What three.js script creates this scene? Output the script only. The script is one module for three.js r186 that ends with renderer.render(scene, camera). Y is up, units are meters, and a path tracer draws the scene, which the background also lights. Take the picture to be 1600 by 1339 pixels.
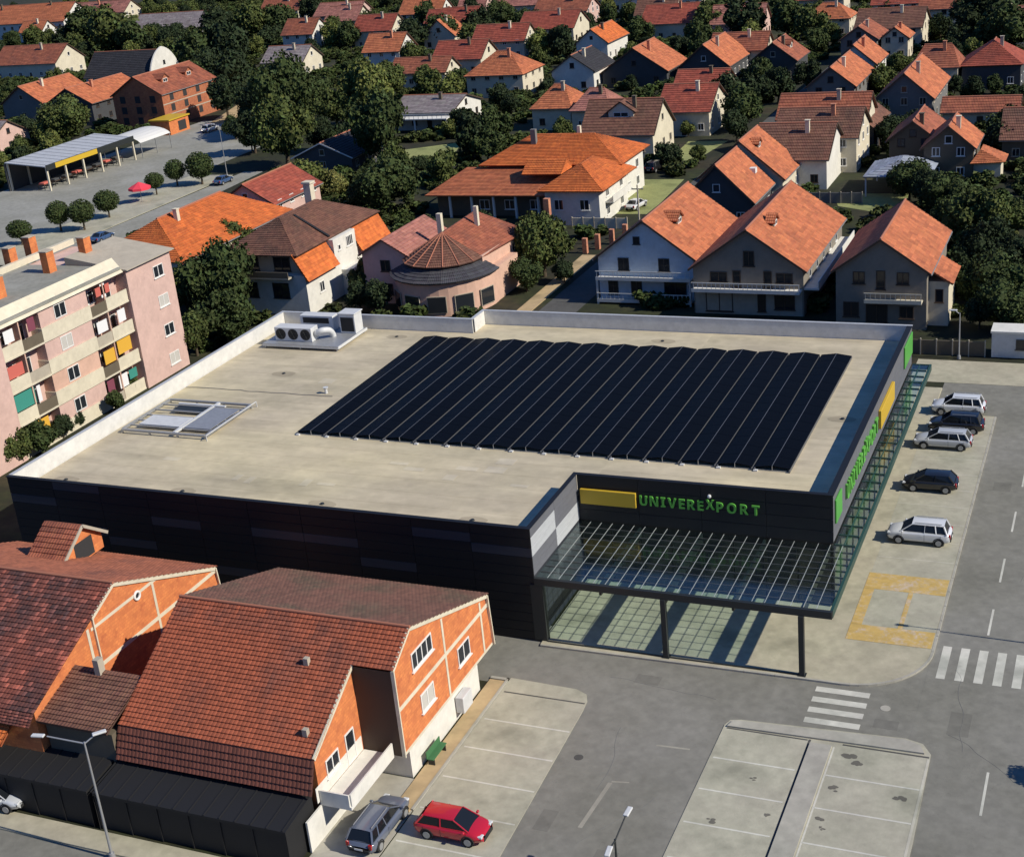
import * as THREE from 'three';
import { mergeGeometries } from 'three/addons/utils/BufferGeometryUtils.js';
import { RoundedBoxGeometry } from 'three/addons/geometries/RoundedBoxGeometry.js';
import { FontLoader } from 'three/addons/loaders/FontLoader.js';
import { TextGeometry } from 'three/addons/geometries/TextGeometry.js';

// ---------------------------------------------------------------- camera, sky, sun, exposure
const scene = new THREE.Scene();
const camera = new THREE.PerspectiveCamera(33.46, 1024 / 856, 0.5, 2500);
camera.position.set(78.24, 49.13, 75.58);
camera.rotation.order = 'YXZ';
camera.rotation.set(THREE.MathUtils.degToRad(-22.0), THREE.MathUtils.degToRad(24.95), THREE.MathUtils.degToRad(-5.81));

const SUN_EL = THREE.MathUtils.degToRad(37.2);
const sunDir = new THREE.Vector3(Math.cos(SUN_EL), Math.sin(SUN_EL), 0.028).normalize();
// clear deep blue sky, a smooth gradient from horizon to zenith
const skyTex = (() => { const w = 64, h = 64, d = new Float32Array(w * h * 4); for (let y = 0; y < h; y++) { const el = Math.max(0, Math.sin(((y + 0.5) / h - 0.5) * Math.PI)), k = Math.pow(el, 0.45); for (let x = 0; x < w; x++) { const i = (y * w + x) * 4; d[i] = 0.12 + (0.022 - 0.12) * k; d[i + 1] = 0.235 + (0.1 - 0.235) * k; d[i + 2] = 0.47 + (0.34 - 0.47) * k; d[i + 3] = 1; } } const t = new THREE.DataTexture(d, w, h, THREE.RGBAFormat, THREE.FloatType); t.mapping = THREE.EquirectangularReflectionMapping; t.magFilter = THREE.LinearFilter; t.needsUpdate = true; return t; })();
scene.background = skyTex; scene.environment = skyTex;
const sun = new THREE.DirectionalLight(new THREE.Color(1, 0.93, 0.8), 5.0);
sun.position.copy(sunDir).multiplyScalar(400).add(new THREE.Vector3(0, 0, -100));
sun.target.position.set(0, 0, -100);
sun.castShadow = true;
sun.shadow.mapSize.set(4096, 4096);
Object.assign(sun.shadow.camera, { left: -260, right: 260, top: 260, bottom: -260, near: 1, far: 1000 });
scene.add(sun, sun.target);
const renderer = new THREE.WebGLRenderer({ antialias: true });
renderer.toneMapping = THREE.LinearToneMapping;
renderer.toneMappingExposure = 1.0;
renderer.shadowMap.enabled = true;

// ---------------------------------------------------------------- helpers
function rngOf(seed) { let a = seed >>> 0; return () => { a = (a + 0x6D2B79F5) | 0; let t = Math.imul(a ^ (a >>> 15), 1 | a); t = (t + Math.imul(t ^ (t >>> 7), 61 | t)) ^ t; return ((t ^ (t >>> 14)) >>> 0) / 4294967296; }; }
const used = new Map();
function numbered(n) { const k = used.get(n) || 0; used.set(n, k + 1); return k ? n + '_' + String(k).padStart(3, '0') : n; }
function shade(o) { o.castShadow = true; o.receiveShadow = true; return o; }
function thing(name, label, category, pos = [0, 0, 0], turn = 0, group) {
  const o = new THREE.Group(); o.name = numbered(name); o.position.set(...pos); o.rotation.y = turn;
  o.userData = { label, category }; if (group) o.userData.group = group; scene.add(o); return o;
}
function part(name, geo, mat, parent, label) { const m = shade(new THREE.Mesh(geo, mat)); m.name = name; if (label) m.userData.label = label; parent.add(m); return m; }
function struct(name, geo, mat, label) { const m = shade(new THREE.Mesh(geo, mat)); m.name = numbered(name); m.userData = { kind: 'structure' }; if (label) m.userData.label = label; scene.add(m); return m; }
function copyOf(root, label, pos, turn = 0) { const r = root.clone(); r.name = numbered(root.name.replace(/_\d{3}$/, '')); r.userData = { ...root.userData, label }; r.position.set(...pos); r.rotation.y = turn; scene.add(r); return r; }
const ORD = ['first', 'second', 'third', 'fourth', 'fifth', 'sixth', 'seventh', 'eighth', 'ninth', 'tenth', 'eleventh', 'twelfth', 'thirteenth', 'fourteenth', 'fifteenth', 'sixteenth'];

// periodic value noise
function lattice(n, seed) { const r = rngOf(seed), a = new Float32Array(n * n); for (let i = 0; i < n * n; i++) a[i] = r(); return a; }
function pnoise(lat, n, u, v) { const x = u * n, y = v * n, xi = Math.floor(x), yi = Math.floor(y); let fx = x - xi, fy = y - yi; fx = fx * fx * (3 - 2 * fx); fy = fy * fy * (3 - 2 * fy);
  const X0 = ((xi % n) + n) % n, X1 = (X0 + 1) % n, Y0 = ((yi % n) + n) % n, Y1 = (Y0 + 1) % n;
  const a = lat[Y0 * n + X0], b = lat[Y0 * n + X1], c = lat[Y1 * n + X0], d = lat[Y1 * n + X1]; return a + (b - a) * fx + (c - a) * fy + (a - b - c + d) * fx * fy; }
function fbmOf(seed, base, oct) { const L = []; for (let i = 0; i < oct; i++) L.push([lattice(base << i, seed + i * 7), base << i]); return (u, v) => { let s = 0, a = 0.5, t = 0; for (const [l, n] of L) { s += a * pnoise(l, n, u, v); t += a; a *= 0.6; } return s / t; }; }
const big = fbmOf(991, 8, 4);
const wnoise = (x, z, s = 60) => big(x / s, z / s);            // noise over world metres
function tex(size, metres, fn, srgb = true) {
  const d = new Uint8Array(size * size * 4);
  for (let y = 0; y < size; y++) for (let x = 0; x < size; x++) { const c = fn(x / size, y / size, x, y), i = (y * size + x) * 4; for (let k = 0; k < 3; k++) d[i + k] = Math.max(0, Math.min(255, 255 * (c.length ? c[k] : c))); d[i + 3] = 255; }
  const t = new THREE.DataTexture(d, size, size); t.wrapS = t.wrapT = THREE.RepeatWrapping; t.magFilter = THREE.LinearFilter; t.minFilter = THREE.LinearMipmapLinearFilter; t.generateMipmaps = true; t.anisotropy = 8;
  if (srgb) t.colorSpace = THREE.SRGBColorSpace; t.repeat.set(1 / metres, 1 / metres); t.needsUpdate = true; return t;
}
// ---- geometry builders (all non-indexed with position, normal, uv in metres)
class GB {
  constructor() { this.p = []; this.u = []; this.c = []; this.hasC = false; }
  tri(a, b, c, ua, ub, uc, col) { this.p.push(...a, ...b, ...c); this.u.push(...ua, ...ub, ...uc); if (col) { this.hasC = true; this.c.push(...col[0], ...col[1], ...col[2]); } return this; }
  quad(a, b, c, d, ua, ub, uc, ud, col) { this.tri(a, b, c, ua, ub, uc, col && [col, col, col]); this.tri(a, c, d, ua, uc, ud, col && [col, col, col]); return this; }
  face(pts) { // planar polygon, uv by dominant axis
    const n = new THREE.Vector3().subVectors(V(pts[1]), V(pts[0])).cross(new THREE.Vector3().subVectors(V(pts[2]), V(pts[0]))); const ax = Math.abs(n.x), ay = Math.abs(n.y), az = Math.abs(n.z);
    const f = p => ay >= ax && ay >= az ? [p[0], p[2]] : ax >= az ? [p[2], p[1]] : [p[0], p[1]];
    for (let i = 1; i + 1 < pts.length; i++) this.tri(pts[0], pts[i], pts[i + 1], f(pts[0]), f(pts[i]), f(pts[i + 1])); return this;
  }
  box(x0, x1, y0, y1, z0, z1) {
    this.face([[x1, y0, z0], [x1, y1, z0], [x1, y1, z1], [x1, y0, z1]]); this.face([[x0, y0, z1], [x0, y1, z1], [x0, y1, z0], [x0, y0, z0]]);
    this.face([[x0, y1, z0], [x0, y1, z1], [x1, y1, z1], [x1, y1, z0]]); this.face([[x0, y0, z1], [x0, y0, z0], [x1, y0, z0], [x1, y0, z1]]);
    this.face([[x0, y0, z1], [x1, y0, z1], [x1, y1, z1], [x0, y1, z1]]); this.face([[x1, y0, z0], [x0, y0, z0], [x0, y1, z0], [x1, y1, z0]]); return this;
  }
  cbox(cx, cy, cz, w, h, d) { return this.box(cx - w / 2, cx + w / 2, cy - h / 2, cy + h / 2, cz - d / 2, cz + d / 2); }
  bar(a, b, w, h = w) { // square bar between two points
    const A = V(a), B = V(b), d = B.clone().sub(A).normalize(); let s = new THREE.Vector3(0, 1, 0); if (Math.abs(d.y) > 0.95) s.set(1, 0, 0);
    const r = new THREE.Vector3().crossVectors(d, s).normalize().multiplyScalar(w / 2), t = new THREE.Vector3().crossVectors(r, d).normalize().multiplyScalar(h / 2);
    const q = (P, i, j) => P.clone().addScaledVector(r, i).addScaledVector(t, j).toArray(); const k = [[-1, -1], [1, -1], [1, 1], [-1, 1]];
    for (let i = 0; i < 4; i++) { const [a0, b0] = k[i], [a1, b1] = k[(i + 1) % 4]; this.face([q(A, a0, b0), q(A, a1, b1), q(B, a1, b1), q(B, a0, b0)]); }
    this.face([q(A, -1, 1), q(A, 1, 1), q(A, 1, -1), q(A, -1, -1)]); this.face([q(B, -1, -1), q(B, 1, -1), q(B, 1, 1), q(B, -1, 1)]); return this;
  }
  add(g) { const q = g.index ? g.toNonIndexed() : g; const P = q.attributes.position.array, U = q.attributes.uv; for (let i = 0; i < P.length; i++) this.p.push(P[i]); const n = P.length / 3; for (let i = 0; i < n; i++) this.u.push(U ? U.getX(i) : 0, U ? U.getY(i) : 0); (this.N = this.N || []); return this; }
  geo() {
    const g = new THREE.BufferGeometry(); g.setAttribute('position', new THREE.Float32BufferAttribute(this.p, 3)); g.setAttribute('uv', new THREE.Float32BufferAttribute(this.u, 2));
    if (this.hasC) g.setAttribute('color', new THREE.Float32BufferAttribute(this.c, 3)); g.computeVertexNormals(); return g;
  }
}
const V = a => new THREE.Vector3(a[0], a[1], a[2]);
const box = (...a) => new GB().box(...a).geo();
function plainGeo(g) { const q = g.index ? g.toNonIndexed() : g; for (const k of Object.keys(q.attributes)) if (!['position', 'normal', 'uv'].includes(k)) q.deleteAttribute(k); return q; }
const merged = list => mergeGeometries(list.map(plainGeo));
function cyl(a, b, r0, r1, n = 8) { const A = V(a), B = V(b), h = A.distanceTo(B), g = new THREE.CylinderGeometry(r1, r0, h, n); g.translate(0, h / 2, 0); g.applyQuaternion(new THREE.Quaternion().setFromUnitVectors(new THREE.Vector3(0, 1, 0), B.sub(A).normalize())); g.translate(...a); return g; }
function sheet(pts, y, m = null) { const s = new THREE.Shape(pts.map(p => new THREE.Vector2(p[0], -p[1]))); const g = new THREE.ShapeGeometry(s, 12); g.rotateX(-Math.PI / 2); g.translate(0, y, 0); const P = g.attributes.position, U = g.attributes.uv; for (let i = 0; i < P.count; i++) U.setXY(i, P.getX(i), P.getZ(i)); return g; }
function slab(pts, y0, y1, bevel = 0) { // raised kerbed slab from a plan polygon
  const s = new THREE.Shape(pts.map(p => new THREE.Vector2(p[0], -p[1]))); const g = new THREE.ExtrudeGeometry(s, { depth: y1 - y0 - bevel, bevelEnabled: bevel > 0, bevelSize: bevel, bevelThickness: bevel, bevelOffset: -bevel, bevelSegments: 1, curveSegments: 6 }); g.rotateX(-Math.PI / 2); g.translate(0, y0, 0);
  const P = g.attributes.position, N = g.attributes.normal, U = g.attributes.uv; for (let i = 0; i < P.count; i++) { if (Math.abs(N.getY(i)) > 0.5) U.setXY(i, P.getX(i), P.getZ(i)); else U.setXY(i, P.getX(i) + P.getZ(i), P.getY(i)); } return g;
}
const rect = (x0, x1, z0, z1) => [[x0, z0], [x1, z0], [x1, z1], [x0, z1]];

// ---------------------------------------------------------------- textures and materials
const nA = fbmOf(11, 8, 6), nB = fbmOf(23, 4, 5), nC = fbmOf(37, 32, 4), nD = fbmOf(53, 64, 3), nE = fbmOf(71, 16, 4);
const latT = lattice(48, 5);
const TX = {
  asphalt: tex(1024, 30, (u, v) => { const p = nB(u, v), f = nD(u, v), q = nA(u, v); let b = 0.86 + 0.16 * (p - 0.5) + 0.14 * (f - 0.5) + 0.1 * (q - 0.5); const crack = Math.abs(q - 0.5) < 0.0015 ? 0.05 : 0; b -= crack; return [b, b * 0.995, b * (0.96 + 0.05 * (p - 0.5))]; }),
  concrete: tex(1024, 14, (u, v) => { const p = nA(u, v), f = nC(u, v), s = nB(u + 0.3, v); let b = 0.86 + 0.18 * (p - 0.5) + 0.12 * (f - 0.5); if (s > 0.6) b -= (s - 0.6) * 0.5; return [b, b * (0.99 + 0.03 * (s - 0.5)), b * 0.95]; }),
  plaster: tex(512, 9, (u, v) => { const p = nA(u, v), f = nC(u, v), s = nE(u, v * 0.25); const b = 0.92 + 0.12 * (p - 0.5) + 0.07 * (f - 0.5) - 0.1 * Math.max(0, s - 0.58); return [b, b * 0.995, b * 0.98]; }),
  membrane: tex(1024, 44, (u, v) => { const p = nB(u, v), st = nC(u * 0.25, v), f = nD(u, v), q = nA(u * 0.5, v); const b = 0.885 + 0.15 * (p - 0.5) + 0.2 * (st - 0.5) + 0.09 * (f - 0.5) - 0.3 * Math.max(0, q - 0.57); return [b, b * (0.985 + 0.02 * (q - 0.5)), b * (0.96 - 0.08 * (p - 0.5))]; }),
  grass: tex(1024, 60, (u, v) => { const p = nB(u, v), f = nD(u, v), q = nA(u, v), w = Math.max(0, Math.min(1, (q - 0.47) * 5)); const g = [0.36, 0.40, 0.2], d = [0.5, 0.45, 0.34], b = 0.75 + 0.5 * (f - 0.5) + 0.4 * (p - 0.5); return [0, 1, 2].map(k => (g[k] + (d[k] - g[k]) * w) * b); }),
  tile: tex(512, 5.76, (u, v) => { const c = Math.floor(u * 24), r = Math.floor(v * 16), h = pnoise(latT, 48, (c + 0.5) / 48, (r + 0.5) / 48), e = u * 24 - c; let b = 0.91 + 0.2 * (h - 0.5) + 0.1 * (nA(u, v) - 0.5); if (e < 0.16) b *= 0.84; return [b, b * (0.97 + 0.1 * (h - 0.5)), b * 0.97]; }),
  tileBump: tex(256, 5.76, (u) => { const e = u * 24 - Math.floor(u * 24); return 0.5 + 0.5 * Math.sin(e * Math.PI * 2); }, false),
  brick: tex(512, 4, (u, v) => { const r = Math.floor(v * 20), o = (r % 2) * 0.5, cx = u * 16 + o, c = Math.floor(cx), fx = cx - c, fy = v * 20 - r, h = pnoise(latT, 48, ((c % 16) + 0.5) / 48, (r + 0.5) / 48); if (fx < 0.045 || fy < 0.08) return [0.86, 0.82, 0.76].map(k => k * (0.9 + 0.16 * nC(u, v))); const b = 0.93 + 0.24 * (h - 0.5) + 0.1 * (nA(u, v) - 0.5); return [b, b * (0.95 + 0.1 * (h - 0.5)), b * 0.9]; }),
  metal: tex(512, 6, (u, v) => { const b = 0.9 + 0.1 * (nA(u, v) - 0.5) + 0.07 * (nC(u, v) - 0.5); return [b, b, b]; }),
  cells: tex(256, 1, (u, v) => { const a = u * 10 - Math.floor(u * 10), b = v * 6 - Math.floor(v * 6); const l = (a < 0.06 || b < 0.04); const n = 0.9 + 0.2 * (nA(u, v) - 0.5); return l ? [0.34, 0.36, 0.4] : [0.22 * n, 0.24 * n, 0.3 * n]; }),
  wornYellow: tex(512, 5, (u, v) => { const w = nA(u, v) * 0.6 + nC(u, v) * 0.4, k = Math.max(0, Math.min(1, (w - 0.47) * 5)), b = 0.9 + 0.16 * (nE(u, v) - 0.5); return [0.84 * b, (0.71 + 0.05 * k) * b, (0.42 + 0.24 * k) * b]; }),
  bumpFine: tex(512, 3, (u, v) => nC(u, v) * 0.6 + nD(u, v) * 0.4, false),
};

const M = {};
function mat(key, rgb, o = {}) { const c = new THREE.Color(); c.setRGB(...rgb); const m = new THREE.MeshStandardMaterial({ color: c, roughness: 0.85, metalness: 0, ...o }); m.name = key; return (M[key] = m); }
mat('ground', [0.26, 0.27, 0.2], { map: TX.grass, roughness: 1 });
mat('lawn', [0.36, 0.40, 0.16], { map: TX.concrete, roughness: 1, bumpMap: TX.bumpFine, bumpScale: 0.05 });
mat('asphalt', [0.28, 0.275, 0.255], { map: TX.asphalt, roughness: 0.95, bumpMap: TX.bumpFine, bumpScale: 0.006 });
mat('asphaltOld', [0.38, 0.38, 0.36], { map: TX.asphalt, roughness: 0.95, bumpMap: TX.bumpFine, bumpScale: 0.006 });
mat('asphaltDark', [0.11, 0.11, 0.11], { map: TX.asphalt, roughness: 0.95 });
mat('paving', [0.56, 0.53, 0.42], { map: TX.concrete, roughness: 0.92, bumpMap: TX.bumpFine, bumpScale: 0.004 });
mat('baypave', [0.54, 0.53, 0.45], { map: TX.concrete, roughness: 0.94, bumpMap: TX.bumpFine, bumpScale: 0.008 });
mat('tanpave', [0.62, 0.47, 0.28], { map: TX.concrete, roughness: 0.92 });
mat('kerb', [0.52, 0.51, 0.47], { map: TX.concrete });
mat('paint', [0.78, 0.78, 0.74], { map: TX.concrete, roughness: 0.7 });
mat('paintWorn', [0.66, 0.65, 0.58], { map: TX.concrete, roughness: 0.8 });
mat('paintFaint', [0.42, 0.41, 0.37], { map: TX.concrete, roughness: 0.9 });
mat('paintYellow', [0.95, 0.95, 0.95], { map: TX.wornYellow, roughness: 0.8 });
mat('membrane', [0.66, 0.59, 0.43], { map: TX.membrane, roughness: 0.9, bumpMap: TX.bumpFine, bumpScale: 0.004 });
mat('benchGreen', [0.05, 0.16, 0.06]);
mat('cladBlack', [0.008, 0.009, 0.012], { roughness: 0.6, map: TX.metal });
mat('cladGrey', [0.045, 0.05, 0.065], { roughness: 0.5, map: TX.metal });
mat('cladSlate', [0.17, 0.175, 0.2], { roughness: 0.5, map: TX.metal });
mat('cladPale', [0.55, 0.57, 0.6], { roughness: 0.5, map: TX.metal });
mat('parapetWhite', [0.78, 0.78, 0.77], { roughness: 0.6, map: TX.plaster });
mat('steelDark', [0.02, 0.024, 0.025], { roughness: 0.5 });
mat('steelGreen', [0.02, 0.06, 0.05], { roughness: 0.45 });
mat('barLight', [0.42, 0.45, 0.45], { roughness: 0.45, metalness: 0.3 });
mat('galv', [0.5, 0.51, 0.52], { roughness: 0.5, metalness: 0.5, map: TX.metal });
mat('whiteMetal', [0.74, 0.75, 0.75], { roughness: 0.45, map: TX.metal });
mat('black', [0.012, 0.012, 0.013], { roughness: 0.7 });
mat('darkInside', [0.03, 0.03, 0.032], { roughness: 0.9 });
mat('rubber', [0.018, 0.018, 0.018], { roughness: 0.9 });
mat('signYellow', [0.56, 0.37, 0.03], { roughness: 0.45 });
mat('signGreen', [0.12, 0.42, 0.06], { roughness: 0.4 });
mat('signGreenDeep', [0.09, 0.36, 0.06], { roughness: 0.4 });
M.canopyGlass = new THREE.MeshPhysicalMaterial({ color: new THREE.Color().setRGB(0.87, 0.97, 0.96), transmission: 1, thickness: 0, roughness: 0.12, ior: 1.45 });
M.windowGlass = mat('windowGlass', [0.02, 0.024, 0.03], { roughness: 0.08 });
mat('curtain', [0.5, 0.48, 0.44], { roughness: 0.95 });
M.solar = new THREE.MeshPhysicalMaterial({ color: new THREE.Color().setRGB(0.075, 0.073, 0.068), map: TX.cells, roughness: 0.45, specularIntensity: 0.12 });
mat('railDark', [0.16, 0.165, 0.175], { roughness: 0.5, metalness: 0.4 });
mat('frameDark', [0.03, 0.03, 0.033], { roughness: 0.5 });
mat('frameWhite', [0.74, 0.73, 0.7], { roughness: 0.6 });
mat('woodDark', [0.07, 0.045, 0.03], { roughness: 0.8 });
const WALL = { white: [0.82, 0.81, 0.77], bluewhite: [0.62, 0.73, 0.83], taupe: [0.27, 0.245, 0.21], cream: [0.76, 0.7, 0.56], grey: [0.2, 0.2, 0.2], darkgrey: [0.07, 0.075, 0.085], brown: [0.15, 0.125, 0.09], pink: [0.72, 0.5, 0.45], beige: [0.5, 0.45, 0.37], salmon: [0.74, 0.48, 0.38], ochre: [0.55, 0.4, 0.2] };
for (const k in WALL) mat('wall_' + k, WALL[k], { map: TX.plaster, roughness: 0.93 });
mat('wall_brick', [0.72, 0.26, 0.1], { map: TX.brick, roughness: 0.92 });
mat('wall_brickDark', [0.46, 0.18, 0.1], { map: TX.brick, roughness: 0.92 });
mat('wall_brickPink', [0.62, 0.3, 0.2], { map: TX.brick, roughness: 0.92 });
// roofs: base tone, second (weathered) tone, share of weathering
const ROOF = {
  orange: [[0.62, 0.21, 0.09], [0.48, 0.165, 0.08], 0.35], orangeBright: [[0.74, 0.2, 0.045], [0.56, 0.15, 0.045], 0.3], rust: [[0.42, 0.14, 0.075], [0.27, 0.1, 0.065], 0.5], red: [[0.42, 0.1, 0.06], [0.29, 0.08, 0.055], 0.4],
  brown: [[0.24, 0.115, 0.075], [0.15, 0.085, 0.06], 0.5], dark: [[0.035, 0.037, 0.045], [0.05, 0.05, 0.055], 0.4], grey: [[0.36, 0.33, 0.33], [0.27, 0.24, 0.23], 0.5],
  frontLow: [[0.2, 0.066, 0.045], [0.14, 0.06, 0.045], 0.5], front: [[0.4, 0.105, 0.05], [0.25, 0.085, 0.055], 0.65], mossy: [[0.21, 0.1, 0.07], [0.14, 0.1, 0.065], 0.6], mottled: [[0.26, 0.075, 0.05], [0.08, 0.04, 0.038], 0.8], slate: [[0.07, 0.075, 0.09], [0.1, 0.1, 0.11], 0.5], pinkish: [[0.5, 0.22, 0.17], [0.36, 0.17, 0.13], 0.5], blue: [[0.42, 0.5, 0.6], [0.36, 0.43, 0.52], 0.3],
};
mat('roofTile', [1, 1, 1], { map: TX.tile, bumpMap: TX.tileBump, bumpScale: 0.03, vertexColors: true, roughness: 0.88, side: THREE.DoubleSide });
mat('ridgeCap', [0.36, 0.14, 0.085], { roughness: 0.9 });

// ---------------------------------------------------------------- roof slope in tile courses
const lerp3 = (a, b, t) => [a[0] + (b[0] - a[0]) * t, a[1] + (b[1] - a[1]) * t, a[2] + (b[2] - a[2]) * t];
const dist3 = (a, b) => Math.hypot(a[0] - b[0], a[1] - b[1], a[2] - b[2]);
let slopeSeed = 1;
function roofTone(key, wx, wz, r) { const [a, b, s] = ROOF[key]; let w = wnoise(wx * 3.1 + 17, wz * 3.1 + 5, 60); w = Math.max(0, Math.min(1, (w - (0.68 - 0.36 * s)) * 4)); const m = w * (0.55 + 0.45 * r()) , k = (0.8 + 0.36 * r()) * (key === 'mottled' && r() < 0.22 ? 1.9 : 1); return [0, 1, 2].map(i => (a[i] + (b[i] - a[i]) * m) * k); }
function slopeInto(gb, A, B, C, D, key, course = 0.42, seg = 1.4, ox = 0, oz = 0, caps = true) {
  const r = rngOf(77 + slopeSeed++ * 13); const e1 = V(B).sub(V(A)), e1b = V(C).sub(V(D)); const ev = V(D).sub(V(A)); if (ev.length() < 1e-3) ev.copy(V(C).sub(V(B)));
  const n = new THREE.Vector3().crossVectors(ev, e1.length() > 0.01 ? e1 : e1b).normalize(); if (n.y < 0) n.negate();
  const len = Math.max(dist3(A, D), dist3(B, C)), N = Math.max(3, Math.min(40, Math.round(len / course))), wid = Math.max(dist3(A, B), dist3(C, D)), S = Math.max(1, Math.min(22, Math.round(wid / seg)));
  const P = (s, t) => lerp3(lerp3(A, B, s), lerp3(D, C, s), t), up = (p, h) => [p[0] + n.x * h, p[1] + n.y * h, p[2] + n.z * h];
  for (let i = 0; i < N; i++) { const t0 = i / N, t1 = (i + 1) / N; for (let j = 0; j < S; j++) { const s0 = j / S, s1 = (j + 1) / S;
    const a = up(P(s0, t0), 0.02), b = up(P(s1, t0), 0.02), c = up(P(s1, t1), 0.085), d = up(P(s0, t1), 0.085), c2 = up(P(s1, t1), 0.0), d2 = up(P(s0, t1), 0.0), col = roofTone(key, a[0] + ox, a[2] + oz, r);
    const u0 = wid * s0, u1 = wid * s1, v0 = len * t0, v1 = len * t1; gb.quad(a, b, c, d, [u0, v0], [u1, v0], [u1, v1], [u0, v1], col); gb.quad(d, c, c2, d2, [u0, v1], [u1, v1], [u1, v1 + 0.08], [u0, v1 + 0.08], col); } }
  if (caps) { const col = ROOF[key][1].map(x => x * 0.8), dn = 0.13, q = p => up(p, -dn), z = [0, 0]; gb.quad(q(A), q(D), q(C), q(B), z, z, z, z, col); gb.quad(A, D, q(D), q(A), z, z, z, z, col); gb.quad(B, q(B), q(C), C, z, z, z, z, col); gb.quad(D, C, q(C), q(D), z, z, z, z, col); }
}
function windowAt(parent, p, face, w, h, o = {}) { // face: 'x+','x-','z+','z-' ; p centre on wall surface
  const s = face[1] === '+' ? 1 : -1, X = face[0] === 'x', t = 0.09, d = 0.06, gb = new GB();
  const b = (a0, a1, y0, y1, d0, d1) => { const lo = Math.min(s * d0, s * d1), hi = Math.max(s * d0, s * d1); if (X) gb.box(p[0] + lo, p[0] + hi, p[1] + y0, p[1] + y1, p[2] + a0, p[2] + a1); else gb.box(p[0] + a0, p[0] + a1, p[1] + y0, p[1] + y1, p[2] + lo, p[2] + hi); };
  b(-w / 2, w / 2, h / 2 - t, h / 2, 0.003, d); b(-w / 2, w / 2, -h / 2, -h / 2 + t, 0.003, d); b(-w / 2, -w / 2 + t, -h / 2 + t, h / 2 - t, 0.003, d); b(w / 2 - t, w / 2, -h / 2 + t, h / 2 - t, 0.003, d);
  const nm = o.mull ?? (w > 1 ? 1 : 0); for (let i = 1; i <= nm; i++) { const x = -w / 2 + w * i / (nm + 1); b(x - t / 2, x + t / 2, -h / 2 + t, h / 2 - t, 0.003, d * 0.8); }
  if (o.sill !== false) b(-w / 2 - 0.1, w / 2 + 0.1, -h / 2 - 0.07, -h / 2 - 0.004, 0.003, 0.14);
  const f = part(o.name || 'window', gb.geo(), o.frame || M.frameWhite, parent);
  const pg = new GB(); { const lo = Math.min(s * 0.004, s * 0.018), hi = Math.max(s * 0.004, s * 0.018), a = w / 2 - t, y = h / 2 - t; if (X) pg.box(p[0] + lo, p[0] + hi, p[1] - y, p[1] + y, p[2] - a, p[2] + a); else pg.box(p[0] - a, p[0] + a, p[1] - y, p[1] + y, p[2] + lo, p[2] + hi); }
  part('pane', pg.geo(), o.pane || M.windowGlass, f); return f;
}
const RECTS = [[-2, 64, -48, 2], [-31, -15, -48, 4], [-26, -9, -86, -61], [-10, 12, -84, -64], [-19, 13, -131, -102], [14, 21.5, -330, -58], [-116, -61, -192, -78], [-123, -95, -228, -184], [56, 90, -62, 60], [5, 16, -134, -110], [-48, -32, -164, -146], [6, 15, -162, -145], [38, 51, -136, -112], [12, 17, -98, -64], [18, 68, -68, -44]];
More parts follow.
